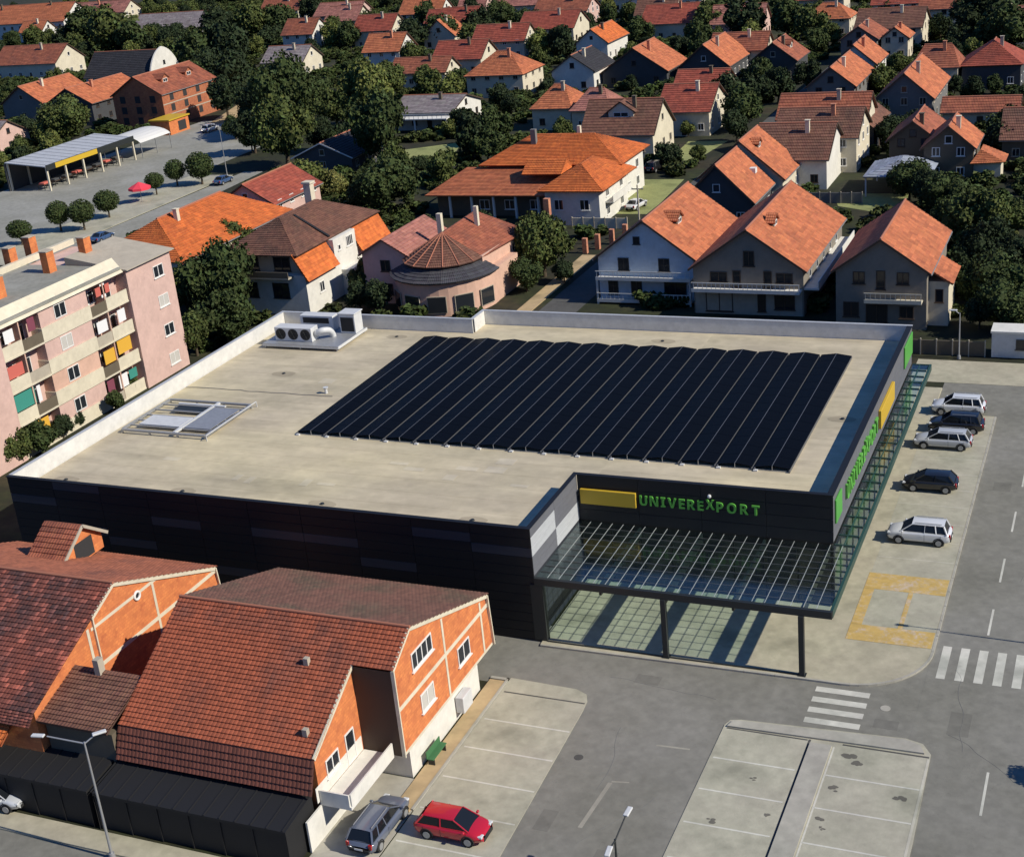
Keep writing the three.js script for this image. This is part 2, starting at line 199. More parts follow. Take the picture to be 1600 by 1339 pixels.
// generic house: ridge along local x; wall prism, tiled slopes, windows on the seen faces
function house(o) {
  const z = o.axis === 'z', L = Math.abs(o.e1 - o.e0), mid = (o.e0 + o.e1) / 2; RECTS.push(z ? [o.c - o.hw, o.c + o.hw, Math.min(o.e0, o.e1), Math.max(o.e0, o.e1), o.label] : [Math.min(o.e0, o.e1), Math.max(o.e0, o.e1), o.c - o.hw, o.c + o.hw, o.label]); const g = thing(o.name || 'town_house', o.label, o.cat || 'house', z ? [o.c, 0, mid] : [mid, 0, o.c], z ? -Math.PI / 2 : 0, o.group || 'houses of the town');
  const { hw, hr, he } = o, ov = o.ov ?? 0.45, w = hw - ov, l = L / 2 - (o.ove ?? 0.4), hip = o.hip || 0, slopeK = (hr - he) / hw, yt = hr - slopeK * w - 0.16, yr = hr - 0.18, side = z ? -1 : 1;
  const W = new GB();
  W.face([[-l, 0, w], [l, 0, w], [l, yt, w], [-l, yt, w]]); W.face([[l, 0, -w], [-l, 0, -w], [-l, yt, -w], [l, yt, -w]]);
  if (hip) { W.face([[l, 0, w], [l, 0, -w], [l, yt, -w], [l, yt, w]]); W.face([[-l, 0, -w], [-l, 0, w], [-l, yt, w], [-l, yt, -w]]); W.face([[-l, yt, w], [l, yt, w], [l, yt, -w], [-l, yt, -w]]); }
  else { W.face([[l, 0, w], [l, 0, -w], [l, yt, -w], [l, yr, 0], [l, yt, w]]); W.face([[-l, 0, -w], [-l, 0, w], [-l, yt, w], [-l, yr, 0], [-l, yt, -w]]); W.face([[-l, yt, w], [l, yt, w], [l, yr, 0], [-l, yr, 0]]); W.face([[l, yt, -w], [-l, yt, -w], [-l, yr, 0], [l, yr, 0]]); }
  part('wall', W.geo(), M['wall_' + o.wall], g);
  const R = new GB(), k = L / 2, kr = Math.max(0.02, k - hip), wx = g.position.x, wz = g.position.z, cs = o.course || 0.5;
  slopeInto(R, [-kr, hr, 0], [kr, hr, 0], [k, he, hw], [-k, he, hw], o.roof, cs, 0.95, wx, wz); slopeInto(R, [kr, hr, 0], [-kr, hr, 0], [-k, he, -hw], [k, he, -hw], o.roof2 || o.roof, cs, 0.95, wx + 31, wz);
  if (hip) { slopeInto(R, [kr, hr, 0], [kr, hr, 0], [k, he, -hw], [k, he, hw], o.roof, cs, 1.6, wx, wz + 9); slopeInto(R, [-kr, hr, 0], [-kr, hr, 0], [-k, he, hw], [-k, he, -hw], o.roof, cs, 1.6, wx, wz - 9); }
  const roof = part('roof', R.geo(), M.roofTile, g);
  part('ridge_cap', merged([cyl([-kr, hr + 0.05, 0], [kr, hr + 0.05, 0], 0.14, 0.14, 7)]), M.ridgeCap, roof);
  if (!hip) { for (const e of [-1, 1]) for (const q of [-1, 1]) part('barge_board', new GB().bar([e * (k + 0.02), hr - 0.02, 0], [e * (k + 0.02), he - 0.02, q * hw], 0.06, 0.2).geo(), o.trim || M.woodDark, roof); }
  { for (const q of [-1, 1]) part('gutter', box(-k, k, he - 0.14, he - 0.02, q * hw - (q < 0 ? 0.1 : -0.005), q * hw + (q > 0 ? 0.1 : -0.005)), o.gutter || M.galv, roof); }
  for (const c of o.chim || [[0.3 * L * 0.5, side * hw * 0.25]]) { const yb = hr - slopeK * Math.abs(c[1]) - 0.4, ch = new GB(); ch.box(c[0] - 0.3, c[0] + 0.3, yb, hr + 0.7, c[1] - 0.3, c[1] + 0.3); ch.box(c[0] - 0.38, c[0] + 0.38, hr + 0.7, hr + 0.82, c[1] - 0.38, c[1] + 0.38); part('chimney', ch.geo(), o.chimMat || M.wall_cream, roof); }
  // windows
  const fl = yt > 4.6 ? 2 : 1, wo = { frame: o.wframe, pane: M.windowGlass };
  if (o.wins !== false) {
    const ng = o.ng ?? (w > 4.2 ? 3 : 2);
    for (let f = 0; f < fl; f++) { const y = 1.6 + f * 2.8; for (let i = 0; i < ng; i++) { const zz = -w + 2 * w * (i + 0.5) / ng; if (o.noGable) continue; windowAt(g, [l, y, zz], 'x+', 1.1, 1.25, wo); } }
    if (!hip && !o.noGable && hr - yt > 2) windowAt(g, [l, yt + (hr - yt) * 0.36, 0], 'x+', 1.0, 1.1, wo);
    const ns = Math.max(2, Math.round(L / 4)); for (let f = 0; f < fl; f++) for (let i = 0; i < ns; i++) { const xx = -l + 2 * l * (i + 0.5) / ns; if (f === 0 && i === (ns >> 1)) { windowAt(g, [xx, 1.08, side * w], side > 0 ? 'z+' : 'z-', 1.0, 2.1, { name: 'door', sill: false, pane: M.woodDark, mull: 0, frame: o.wframe }); } else windowAt(g, [xx, 1.6 + f * 2.8, side * w], side > 0 ? 'z+' : 'z-', 1.1, 1.2, wo); }
  }
  g.userData2 = null; delete g.userData2;
  return { g, roof, w, l, yt, L, hw, hr, he, side, slopeK };
}
function dormer(H, x, o = {}) { // small gabled dormer on the seen slope (house-local side)
  const s = H.side, zc = s * H.hw * (o.at ?? 0.5), yb = H.hr - H.slopeK * Math.abs(zc) - 0.1, dw = o.w ?? 0.9, dh = o.h ?? 1.1, zi = s * H.hw * 0.12, top = yb + dh, gb = new GB();
  const zf = zc, f = (a) => gb.face(a);
  f([[x - dw, yb, zf], [x + dw, yb, zf], [x + dw, top, zf], [x, top + dw * 0.7, zf], [x - dw, top, zf]]);
  f([[x - dw, yb, zf], [x - dw, top, zf], [x - dw, top, zi], [x - dw, yb, zi]]); f([[x + dw, yb, zf], [x + dw, yb, zi], [x + dw, top, zi], [x + dw, top, zf]]);
  const d = part('dormer', gb.geo(), o.wall || M.wall_cream, H.roof); const R = new GB(); const e = s * 0.2;
  slopeInto(R, [x, top + dw * 0.78, zf + e], [x, top + dw * 0.78, zi], [x + dw * 1.2, top - 0.1, zi], [x + dw * 1.2, top - 0.1, zf + e], o.roof || 'orange', 0.4, 1.5); slopeInto(R, [x, top + dw * 0.78, zi], [x, top + dw * 0.78, zf + e], [x - dw * 1.2, top - 0.1, zf + e], [x - dw * 1.2, top - 0.1, zi], o.roof || 'orange', 0.4, 1.5);
  part('dormer_roof', R.geo(), M.roofTile, H.g); windowAt(H.g, [x, yb + dh * 0.55, zf], s > 0 ? 'z+' : 'z-', dw * 1.2, dh * 0.8, { sill: false }); return d;
}

// ================================================================ GROUND
{ const g = new THREE.PlaneGeometry(1600, 1600, 1, 1); g.rotateX(-Math.PI / 2); g.translate(-60, 0, -260); const P = g.attributes.position, U = g.attributes.uv; for (let i = 0; i < P.count; i++) U.setXY(i, P.getX(i), P.getZ(i)); struct('ground', g, M.ground, 'grass and bare earth of the gardens across the town'); }
const road = struct('main_road', sheet([[68.4, -44.2], [63.2, -44.2], [63.2, -52], [77.6, -52], [77.6, 60], [68.4, 60]], 0.012), M.asphalt, 'grey asphalt road with dashed centre line right of the parking bays');
struct('far_pavement', slab(rect(77.6, 86, -50, 60), 0, 0.12, 0.02), M.paving, 'pale pavement beyond the main road');
const yard = struct('parking_lane', sheet([[-6, -2], [43.2, -2], [60, -9], [68.6, -9], [68.6, 60], [20, 60], [20, 25.6], [43.4, 25.6], [43.4, 5.4], [40.4, 5.4], [40.4, 1], [-6, 1]], 0.008), M.asphalt, 'grey asphalt lane between the parking bays and the glass canopy');
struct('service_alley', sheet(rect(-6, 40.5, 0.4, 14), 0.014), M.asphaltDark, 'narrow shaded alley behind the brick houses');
struct('front_street', sheet([[-30, 27.4], [20, 27.4], [20, 60], [-30, 60]], 0.008), M.asphaltOld, 'street in the bottom left corner');
struct('front_pavement', slab([[-30, 25.4], [39.4, 25.4], [39.4, 26.9], [-30, 26.9]], 0, 0.12, 0.02), M.paving, 'pale pavement in front of the brick houses');
struct('cross_street', sheet(rect(60, 140, -58, -52.05), 0.016), M.paving, 'pale concrete strip behind the parking bays by the white container');
// raised plaza with rounded corner
const plazaPts = [[43.75, 0.45], [61.5, 0.25]]; for (let i = 0; i <= 14; i++) { const a = Math.PI / 2 - (Math.PI / 2) * i / 14; plazaPts.push([63.6 + 4.75 * Math.cos(a), -4.6 + 4.85 * Math.sin(a)]); } plazaPts.push([68.35, -44.2], [63.2, -44.2], [63.2, -50.4], [61.0, -50.4], [61.0, -2], [43.75, -2]);
const plaza = struct('plaza_pavement', slab([[43.75, 0.45], ...plazaPts.slice(1, -2), [43.75, -50.4]], 0, 0.13, 0.02), M.paving, 'pale pavement round the glass canopy with a rounded corner');
{ // light kerb line along the canopy front and round the corner: real kerb stones
  const kp = [[43.8, 0.53], [61.5, 0.33], ...plazaPts.slice(2, 17).map(p => { const dx = p[0] - 63.6, dz = p[1] + 4.6, d = Math.hypot(dx, dz); return [p[0] + dx / d * 0.075, p[1] + dz / d * 0.075]; }), [68.425, -44.2]];
  let k = 0; for (let i = 0; i + 1 < kp.length; i++) { const a = kp[i], b = kp[i + 1], L = Math.hypot(b[0] - a[0], b[1] - a[1]), n = Math.max(1, Math.round(L / 2)); for (let j = 0; j < n; j++) { const t0 = j / n + 0.0006, t1 = (j + 1) / n - 0.0006; const A = [a[0] + (b[0] - a[0]) * t0, 0.06, a[1] + (b[1] - a[1]) * t0], B = [a[0] + (b[0] - a[0]) * t1, 0.06, a[1] + (b[1] - a[1]) * t1]; part(k ? 'kerb_stone_' + String(k).padStart(3, '0') : 'kerb_stone', new GB().bar(A, B, 0.16, 0.16).geo(), M.kerb, plaza); k++; } }
}
// parking bays on the right of the store (flush on the plaza), yellow hatched bays
{ const bays = struct('parking_bays', sheet(rect(63.0, 68.3, -43.9, -5.2), 0.136), M.baypave, 'pale paved parking bays along the main road');
  for (let z = -40.6; z < -14; z += 3) part('bay_line', box(63.1, 68.25, 0.137, 0.141, z - 0.05, z + 0.05), M.paintWorn, bays);
  for (const [x0, x1, z0, z1] of [[62.9, 68.28, -14.1, -11.8], [62.9, 68.28, -6.9, -4.9]]) part('yellow_bay_marking', box(x0, x1, 0.142, 0.146, z0, z1), M.paintYellow, bays);
  part('yellow_bay_marking', box(65.9, 66.2, 0.142, 0.146, -11.78, -6.92), M.paintYellow, bays); part('yellow_bay_marking', box(62.9, 63.6, 0.142, 0.146, -11.78, -6.92), M.paintYellow, bays);
}
// left bays beside the brick house
{ const b = struct('left_bays', slab([[43.4, 4.7], [48.0, 4.9], [48.8, 5.3], [49.1, 6.0], [49.2, 7.0], [49.7, 23.5], [43.4, 23.5]], 0, 0.05), M.baypave, 'pale parking bays beside the orange brick gable');
  part('bay_line', box(43.6, 49.05, 0.051, 0.056, 6.25, 6.37), M.asphaltDark, b);
  for (const z of [9.4, 12.4, 15.4, 18.4, 21.4]) part('bay_line', box(43.6, 49.2 + (z - 9) * 0.02, 0.052, 0.056, z - 0.06, z + 0.06), M.paint, b);
  const k = struct('house_walk', slab(rect(42.15, 43.2, 5.2, 19.0), 0, 0.1, 0.01), M.tanpave, 'tan paved strip along the white base of the brick house'); part('kerb', box(43.22, 43.38, 0, 0.14, 4.9, 18.8), M.kerb, k); part('kerb', box(42.15, 43.38, 0, 0.14, 4.9, 5.15), M.kerb, k);
}
// the middle parking island
{ const isl = struct('parking_island', slab([[57.9, 6.3], [58.1, 5.75], [58.7, 5.55], [68.2, 5.0], [69.2, 5.3], [69.75, 6.2], [69.9, 14], [69.9, 40], [57.9, 40]], 0, 0.05), M.baypave, 'pale parking island with two rows of bays and a walkway between');
  part('walkway', slab(rect(63.1, 64.35, 6.9, 40), 0.05, 0.16), M.kerb, isl); part('walkway', slab([[58.3, 5.85], [68.2, 5.25], [69.1, 5.6], [69.4, 6.3], [58.1, 6.5]], 0.05, 0.16), M.kerb, isl);
  part('joint', box(62.95, 63.09, 0.051, 0.055, 6.5, 40), M.asphaltDark, isl); part('joint', box(64.9, 69.7, 0.051, 0.055, 6.46, 6.6), M.asphaltDark, isl); part('joint', box(58.1, 62.9, 0.051, 0.055, 6.52, 6.64), M.asphaltDark, isl);
  for (let i = 0; i < 10; i++) { const z = 9.6 + i * 3; part('bay_line', box(58.1, 62.8, 0.052, 0.057, z - 0.06, z + 0.06), M.paint, isl); part('bay_line', box(64.5, 69.6, 0.052, 0.057, z - 0.06, z + 0.06), M.paint, isl); }
  part('bay_line', box(69.62, 69.76, 0.053, 0.057, 6.7, 38), M.paintWorn, isl); part('bay_line', box(64.42, 64.52, 0.053, 0.057, 6.9, 38), M.paint, isl);
  const r = rngOf(88); // oil drips and dirt, each a cluster of small spots with outlines of their own
  mat('oil', [0.2, 0.19, 0.17], { map: TX.concrete, roughness: 0.8 });
  for (const [x, z, q] of [[65.5, 7.5, 1], [66.0, 8.1, 0.7], [65.2, 10.7, 0.8], [68.8, 10.6, 1], [65.0, 13.5, 0.7], [65.3, 14.2, 0.5], [59.5, 15.2, 0.7], [60.8, 11.0, 0.5], [62.2, 13.9, 0.5]]) for (let s = 0; s < 5; s++) { const pts = [], cx = x + (r() - 0.5) * 0.7 * q, cz = z + (r() - 0.5) * 0.5 * q, R = (0.06 + 0.13 * r()) * q; for (let i = 0; i < 12; i++) { const a = i / 12 * 6.283, w = R * (0.85 + 0.3 * r()); pts.push([cx + Math.cos(a) * w * 1.5, cz + Math.sin(a) * w]); } part('oil_stain', sheet(pts, 0.0585 + s * 0.0006), M.oil, isl); }
}
// road markings
for (const [x, z0, z1] of [[71.6, -26, -22.6], [71.5, -18.3, -14.8], [71.45, -11.0, -7.6], [72.9, 7.0, 10.9], [73.0, 14.5, 18], [71.7, -34, -30.5], [71.8, -42, -38.5]]) part('centre_dash', box(x - 0.07, x + 0.07, 0.013, 0.017, z0, z1), M.paint, road);
for (let i = 0; i < 8; i++) part('zebra_stripe', box(68.95 + i * 1.1, 69.48 + i * 1.1, 0.013, 0.018, -5.65, -1.8), M.paint, road);
for (let i = 0; i < 4; i++) part('zebra_stripe', box(62.25, 65.5, 0.013, 0.018, 0.85 + i * 1.13, 1.4 + i * 1.13), M.paint, yard);
part('faded_arrow', sheet([[53.05, 13.4], [53.3, 13.4], [53.0, 17.6], [52.75, 17.6]], 0.013), M.paintFaint, yard); part('faded_arrow', sheet([[53.2, 13.2], [54.2, 13.05], [54.2, 13.15], [53.2, 13.35]], 0.013), M.paintFaint, yard); part('faded_line', sheet([[54.6, 9.2], [56.6, 9.1], [56.6, 9.25], [54.6, 9.35]], 0.013), M.paintFaint, yard);
part('manhole_cover', merged([new THREE.CylinderGeometry(0.3, 0.3, 0.014, 16).translate(66.6, 0.013, 2.2)]), M.kerb, yard); part('manhole_cover', merged([new THREE.CylinderGeometry(0.28, 0.28, 0.014, 16).translate(50.6, 0.012, 11.6)]), M.asphaltDark, yard);
// streets of the town
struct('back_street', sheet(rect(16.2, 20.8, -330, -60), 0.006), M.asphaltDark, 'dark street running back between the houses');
struct('market_street', sheet([[-113, -80], [-83, -80], [-79, -118], [-80, -165], [-99, -190], [-113, -190]], 0.006), M.asphaltOld, 'wide grey street in front of the market hall');
struct('tree_verge', slab([[-83, -80], [-70, -80], [-70.5, -137], [-79.5, -137], [-78.5, -118]], 0, 0.1), M.baypave, 'paved verge with clipped round trees');
struct('lower_street', sheet([[-70, -80], [-62, -80], [-66, -140], [-70, -140]], 0.006), M.asphaltOld, 'narrow grey street behind the pink apartment block');
struct('tan_yard', sheet([[-109, -186], [-96, -186], [-112, -226], [-122, -226]], 0.006), M.tanpave, 'bare tan yard behind the unfinished brick building');
for (const p of [[[6, -133], [14.5, -133], [15.6, -112], [10.5, -112]], [[-47.5, -156], [-37, -163], [-33, -150], [-41, -147.5]], [[7, -161], [14, -161], [12.5, -146], [8, -146]], [[39, -124], [50, -124], [48, -113], [41, -117]], [[-22, -131], [-12, -131], [-14, -122], [-22, -122]]]) struct('lawn', sheet(p, 0.005), M.lawn, 'sunlit yellow green lawn between the houses');
struct('path', slab([[13.2, -91], [15.2, -91], [15.4, -66], [13.6, -66]], 0, 0.08), M.tanpave, 'tan garden path beside the dark street');

// ================================================================ SUPERMARKET
const W1 = 43.56, W2 = 61.46, D1 = 8.77, D2 = 43.5, D3 = 40.8, EX = 21.0, HP = 8.42, RF = 7.02, HC = 4.81, CW = 1.6;
const store = thing('supermarket', 'large flat roofed black clad supermarket with pale roof and green letters', 'supermarket', [0, 0, 0]);
{ const outline = [[0.4, -0.3], [W1 - 0.3, -0.3], [W1 - 0.3, -D1 - 0.3], [W2 - 0.35, -D1 - 0.3], [W2 - 0.35, -D2 + 0.35], [EX + 0.2, -D2 + 0.35], [EX + 0.2, -D3 + 0.35], [0.4, -D3 + 0.35]];
  part('roof_deck', slab(outline, RF - 0.4, RF), M.membrane, store);
  // membrane laps: shallow welded seams
  const seams = []; for (let z = -2.2; z > -40; z -= 2.1) seams.push(box(0.45, z > -9 ? W1 - 0.4 : W2 - 1, RF, RF + 0.008, z - 0.05, z + 0.05)); part('membrane_lap', merged(seams), M.membrane, store);
  const core = new GB(); core.box(0.14, W1 - 0.16, 0.1, RF - 0.42, -D1 - 0.2, -0.14); core.box(0.14, W2 - 0.16, 0.1, RF - 0.42, -D3 + 0.15, -D1 - 0.2); core.box(EX, W2 - 0.16, 0.1, RF - 0.42, -D2 + 0.15, -D3 + 0.15); part('wall_core', core.geo(), M.cladBlack, store);
  // parapet: inner lining white, outer skin dark, coping
  const par = (x0, z0, x1, z1, inx, inz) => { const L = new GB(), t = 0.28; const nx = inx, nz = inz; // inner lining offset
    if (z0 === z1) { const zi = z0 + nz * t; L.box(Math.min(x0, x1), Math.max(x0, x1), RF - 0.3, HP - 0.06, Math.min(zi, zi - nz * 0.1), Math.max(zi, zi - nz * 0.1)); } else { const xi = x0 + nx * t; L.box(Math.min(xi, xi - nx * 0.1), Math.max(xi, xi - nx * 0.1), RF - 0.3, HP - 0.06, Math.min(z0, z1), Math.max(z0, z1)); }
    part('parapet_lining', L.geo(), M.parapetWhite, store); };
  par(0, -D3 + 0.3, 0, -0.3, 1, 0); par(0.3, -D3, EX + 0.2, -D3, 0, 1); par(EX + 0.0, -D2 + 0.3, EX + 0.0, -D3 - 0.05, 1, 0); par(EX + 0.3, -D2, W2 - 0.3, -D2, 0, 1); par(W2, -D2 + 0.3, W2, -D1 - 0.3, -1, 0); par(W1 + 0.3, -D1, W2 - 0.3, -D1, 0, -1); par(W1, -D1, W1, -0.3, -1, 0); par(0.3, 0, W1 - 0.3, 0, 0, -1);
  const cop = new GB(); cop.box(-0.02, 0.3, HP - 0.05, HP, -D3 - 0.02, -0.31); cop.box(0.3, EX + 0.26, HP - 0.053, HP - 0.003, -D3 - 0.02, -D3 + 0.3); cop.box(EX - 0.04, EX + 0.28, HP - 0.05, HP, -D2 - 0.02, -D3 - 0.022); cop.box(EX + 0.28, W2 + 0.02, HP - 0.053, HP - 0.003, -D2 - 0.02, -D2 + 0.3);
  part('coping', cop.geo(), M.cladPale, store);
  const cop2 = new GB(); cop2.box(-0.02, W1 + 0.03, HP - 0.052, HP + 0.001, -0.31, 0.04); cop2.box(W1 - 0.3, W1 + 0.03, HP - 0.05, HP, -D1 + 0.04, -0.312); cop2.box(W1 - 0.3, W2 + 0.03, HP - 0.053, HP - 0.002, -D1 - 0.3, -D1 + 0.04); cop2.box(W2 - 0.42, W2 + 0.03, HP - 0.05, HP + 0.003, -D2 + 0.3, -D1 - 0.3); part('coping', cop2.geo(), M.cladBlack, store);
  // front facade: cladding panels 4.36 x 0.7 with open joints
  const pg = new RoundedBoxGeometry(4.33, 0.675, 0.1, 1, 0.012), light = new Set(['1,0', '0,2', '1,5', '3,3', '5,3', '6,3', '8,1', '9,2', '7,5', '2,6', '4,8', '6,9']);
  let n = 0; const nm = () => 'cladding_panel' + (n++ ? '_' + String(n - 1).padStart(3, '0') : '');
  for (let r = 0; r < 12; r++) for (let c = 0; c < 10; c++) { const m = part(nm(), pg, light.has(c + ',' + r) ? M.cladGrey : M.cladBlack, store); m.position.set(2.178 + c * 4.356, HP - 0.06 - 0.35 - r * 0.695, -0.09); }
  // wing wall facing right
  const wg = new RoundedBoxGeometry(0.1, 0.675, 4.35, 1, 0.012); for (let r = 0; r < 12; r++) for (let c = 0; c < 2; c++) { const pale = (c === 0 && (r === 2 || r === 1)) || (c === 1 && (r === 4 || r === 3)); const m = part(nm(), wg, pale ? M.cladPale : r < 5 ? M.cladSlate : M.cladGrey, store); m.position.set(W1 - 0.09, HP - 0.06 - 0.35 - r * 0.695, -2.2 - c * 4.38 - 0.1); }
  // notch fascia
  const fg = new RoundedBoxGeometry(4.45, 0.85, 0.1, 1, 0.012); for (let r = 0; r < 4; r++) for (let c = 0; c < 4; c++) { const m = part(nm(), fg, M.cladBlack, store); m.position.set(W1 + 2.24 + c * 4.47, HP - 0.08 - 0.435 - r * 0.87, -D1 - 0.09); }
  // right fascia
  const rg = new RoundedBoxGeometry(0.1, 1.14, 4.3, 1, 0.012); for (let r = 0; r < 3; r++) for (let c = 0; c < 8; c++) { const m = part(nm(), rg, M.cladSlate, store); m.position.set(W2 - 0.09, HP - 0.07 - 0.58 - r * 1.16, -D1 - 2.2 - c * 4.336); }
  // left and back outer skins
  const sk = new GB(); sk.box(0.0, 0.13, 0.1, HP - 0.06, -D3, -0.15); sk.box(0.14, EX, 0.1, HP - 0.06, -D3, -D3 + 0.13); sk.box(EX, EX + 0.13, 0.1, HP - 0.06, -D2 + 0.14, -D3 - 0.002); sk.box(EX, W2 - 0.15, 0.1, HP - 0.06, -D2, -D2 + 0.13); part('rear_cladding', sk.geo(), M.cladGrey, store);
  // shopfront glazing under the canopy
  for (let i = 0; i < 8; i++) { const x = W1 + 1.2 + i * 2.2; const f = part('shopfront_frame', new GB().box(x - 1.05, x - 0.99, 0.13, 4.3, -D1 - 0.06, -D1 + 0.02).box(x + 0.99, x + 1.05, 0.13, 4.3, -D1 - 0.06, -D1 + 0.02).box(x - 0.99, x + 0.99, 4.2, 4.3, -D1 - 0.06, -D1 + 0.02).geo(), M.steelDark, store); part('pane', box(x - 0.98, x + 0.98, 0.14, 4.19, -D1 - 0.04, -D1 - 0.02), M.windowGlass, f); }
  for (let i = 0; i < 15; i++) { const z = -D1 - 1.3 - i * 2.25; const f = part('shopfront_frame', new GB().box(W2 - 0.06, W2 + 0.02, 0.13, 4.3, z - 1.08, z - 1.02).box(W2 - 0.06, W2 + 0.02, 0.13, 4.3, z + 1.02, z + 1.08).box(W2 - 0.06, W2 + 0.02, 4.2, 4.3, z - 1.02, z + 1.02).geo(), M.steelDark, store); part('pane', box(W2 - 0.04, W2 - 0.02, 0.14, 4.19, z - 1.0, z + 1.0), M.windowGlass, f); }
  // signs
  const font = await new FontLoader().loadAsync('fonts/droid/droid_sans_bold.typeface.json');
  const glyph = (ch, s, d) => { const g = new TextGeometry(ch, { font, size: s, depth: d, curveSegments: 4, bevelEnabled: false }); g.computeBoundingBox(); return g; };
  const write = (str, width, s, d, place, m) => { const gs = [...str].map(c => glyph(c, s, d)); const ws = gs.map(g => g.boundingBox.max.x - g.boundingBox.min.x); const tot = ws.reduce((a, b) => a + b, 0), gap = (width - tot) / Math.max(1, gs.length - 1); let x = 0; gs.forEach((g, i) => { g.translate(-g.boundingBox.min.x + x, 0, 0); x += ws[i] + gap; place(g); part('letter', g, m, store); }); };
  const zF = -D1 + 0.0;
  part('sign_box', new RoundedBoxGeometry(4.1, 1.12, 0.22, 2, 0.04).translate(45.85, 6.8, zF + 0.08), M.signYellow, store, 'yellow sign box');
  const fr = g => g.translate(48.15, 6.48, zF - 0.03); write('UNIVERE', 4.55, 0.72, 0.12, fr, M.signGreen); write('X', 0.6, 0.72, 0.12, g => g.translate(52.85, 6.62, zF - 0.03), M.signGreen); write('PORT', 2.95, 0.72, 0.12, g => g.translate(53.6, 6.48, zF - 0.03), M.signGreen);
  part('sign_dot', new THREE.SphereGeometry(0.14, 10, 8).translate(53.15, 7.62, zF + 0.1), M.whiteMetal, store);
  const rt = off => g => { g.rotateY(Math.PI / 2); g.translate(W2 - 0.03, 6.05, off); }; write('UNIVERE', 6.9, 1.15, 0.16, rt(-13.1), M.signGreen); write('X', 0.9, 1.15, 0.16, g => { g.rotateY(Math.PI / 2); g.translate(W2 - 0.03, 6.25, -20.25); }, M.signGreen); write('PORT', 4.1, 1.15, 0.16, rt(-21.4), M.signGreen);
  part('sign_box', new RoundedBoxGeometry(0.24, 1.5, 6.4, 2, 0.04).translate(W2 + 0.08, 6.55, -29.6), M.signYellow, store, 'yellow sign box on the sunlit side');
  part('sign_panel', new RoundedBoxGeometry(0.12, 1.7, 2.0, 2, 0.03).translate(W2 + 0.03, 6.9, -10.4), M.signGreenDeep, store, 'green corner panel'); part('sign_panel', new RoundedBoxGeometry(0.12, 1.9, 4.2, 2, 0.03).translate(W2 + 0.03, 7.0, -41.0), M.signGreenDeep, store, 'green rear panel');
}
// ---- drains, membrane patches and lightning wire on the roof
{ const r = rngOf(31); mat('membranePatch', [0.7, 0.64, 0.5], { map: TX.membrane, roughness: 0.9 }); mat('silt', [0.5, 0.44, 0.32], { map: TX.membrane, roughness: 1 });
  for (const [x, z] of [[3, -3], [14, -3], [26, -3.2], [38, -3], [8, -27.5], [14, -38.5], [40, -40.5], [52, -11.2], [59, -25]]) { const pts = []; for (let i = 0; i < 22; i++) { const a = i / 22 * 6.283, q = 0.5 + 0.5 * wnoise(x * 9 + Math.cos(a) * 6, z * 9 + Math.sin(a) * 6); pts.push([x + Math.cos(a) * q * 1.5, z + Math.sin(a) * q * 0.8]); } part('silt_stain', sheet(pts, RF + 0.011), M.silt, store); part('roof_drain', merged([new THREE.CylinderGeometry(0.14, 0.17, 0.09, 12).translate(x, RF + 0.05, z)]), M.steelDark, store); }
  for (let i = 0; i < 14; i++) { const x = 2 + r() * 38, z = -1.5 - r() * (x > 15 ? 11 : 36), w = 0.5 + r() * 1.4, d = 0.4 + r() * 0.8; part('membrane_patch', box(x, x + w, RF + 0.009, RF + 0.014, z - d, z), M.membranePatch, store); }
}
// ---- asphalt repairs and tar seams on the lanes
{ const r = rngOf(57); mat('asphaltPatch', [0.23, 0.225, 0.21], { map: TX.asphalt, roughness: 0.95 }); mat('tar', [0.14, 0.14, 0.135], { roughness: 0.8 });
  for (const [x, z, w, d] of [[51.2, 2.2, 1.6, 1.0], [54.4, 19, 1.2, 2.6], [66.2, 3.4, 1.4, 0.9], [50.4, 16.6, 0.9, 1.8]]) part('repair_patch', box(x, x + w, 0.0095, 0.0125, z, z + d), M.asphaltPatch, yard); for (const [x, z, w, d] of [[70.3, 1.6, 1.2, 2.4], [74.2, -20, 1.0, 3.2], [69.6, -31, 1.3, 1.6]]) part('repair_patch', box(x, x + w, 0.0125, 0.0145, z, z + d), M.asphaltPatch, road);
  const crack = (x, z, n, dx, dz, par, y) => { const pts = [new THREE.Vector3(x, y, z)]; for (let i = 0; i < n; i++) { x += dx + (r() - 0.5) * 0.5; z += dz + (r() - 0.5) * 0.5; pts.push(new THREE.Vector3(x, y, z)); } part('tar_seam', new THREE.TubeGeometry(new THREE.CatmullRomCurve3(pts), n * 3, 0.02, 4), M.tar, par); };
  crack(49.6, 3.0, 8, 0.9, 0.1, yard, 0.002); crack(52, 8, 7, 0.1, 0.9, yard, 0.002); crack(56, 14, 6, -0.4, 0.8, yard, 0.002); crack(70, -3, 8, 0.2, 1.0, road, 0.006); crack(73.5, -24, 9, -0.05, 1.0, road, 0.006); crack(70.4, 4, 7, 0.5, 0.5, road, 0.006);
}
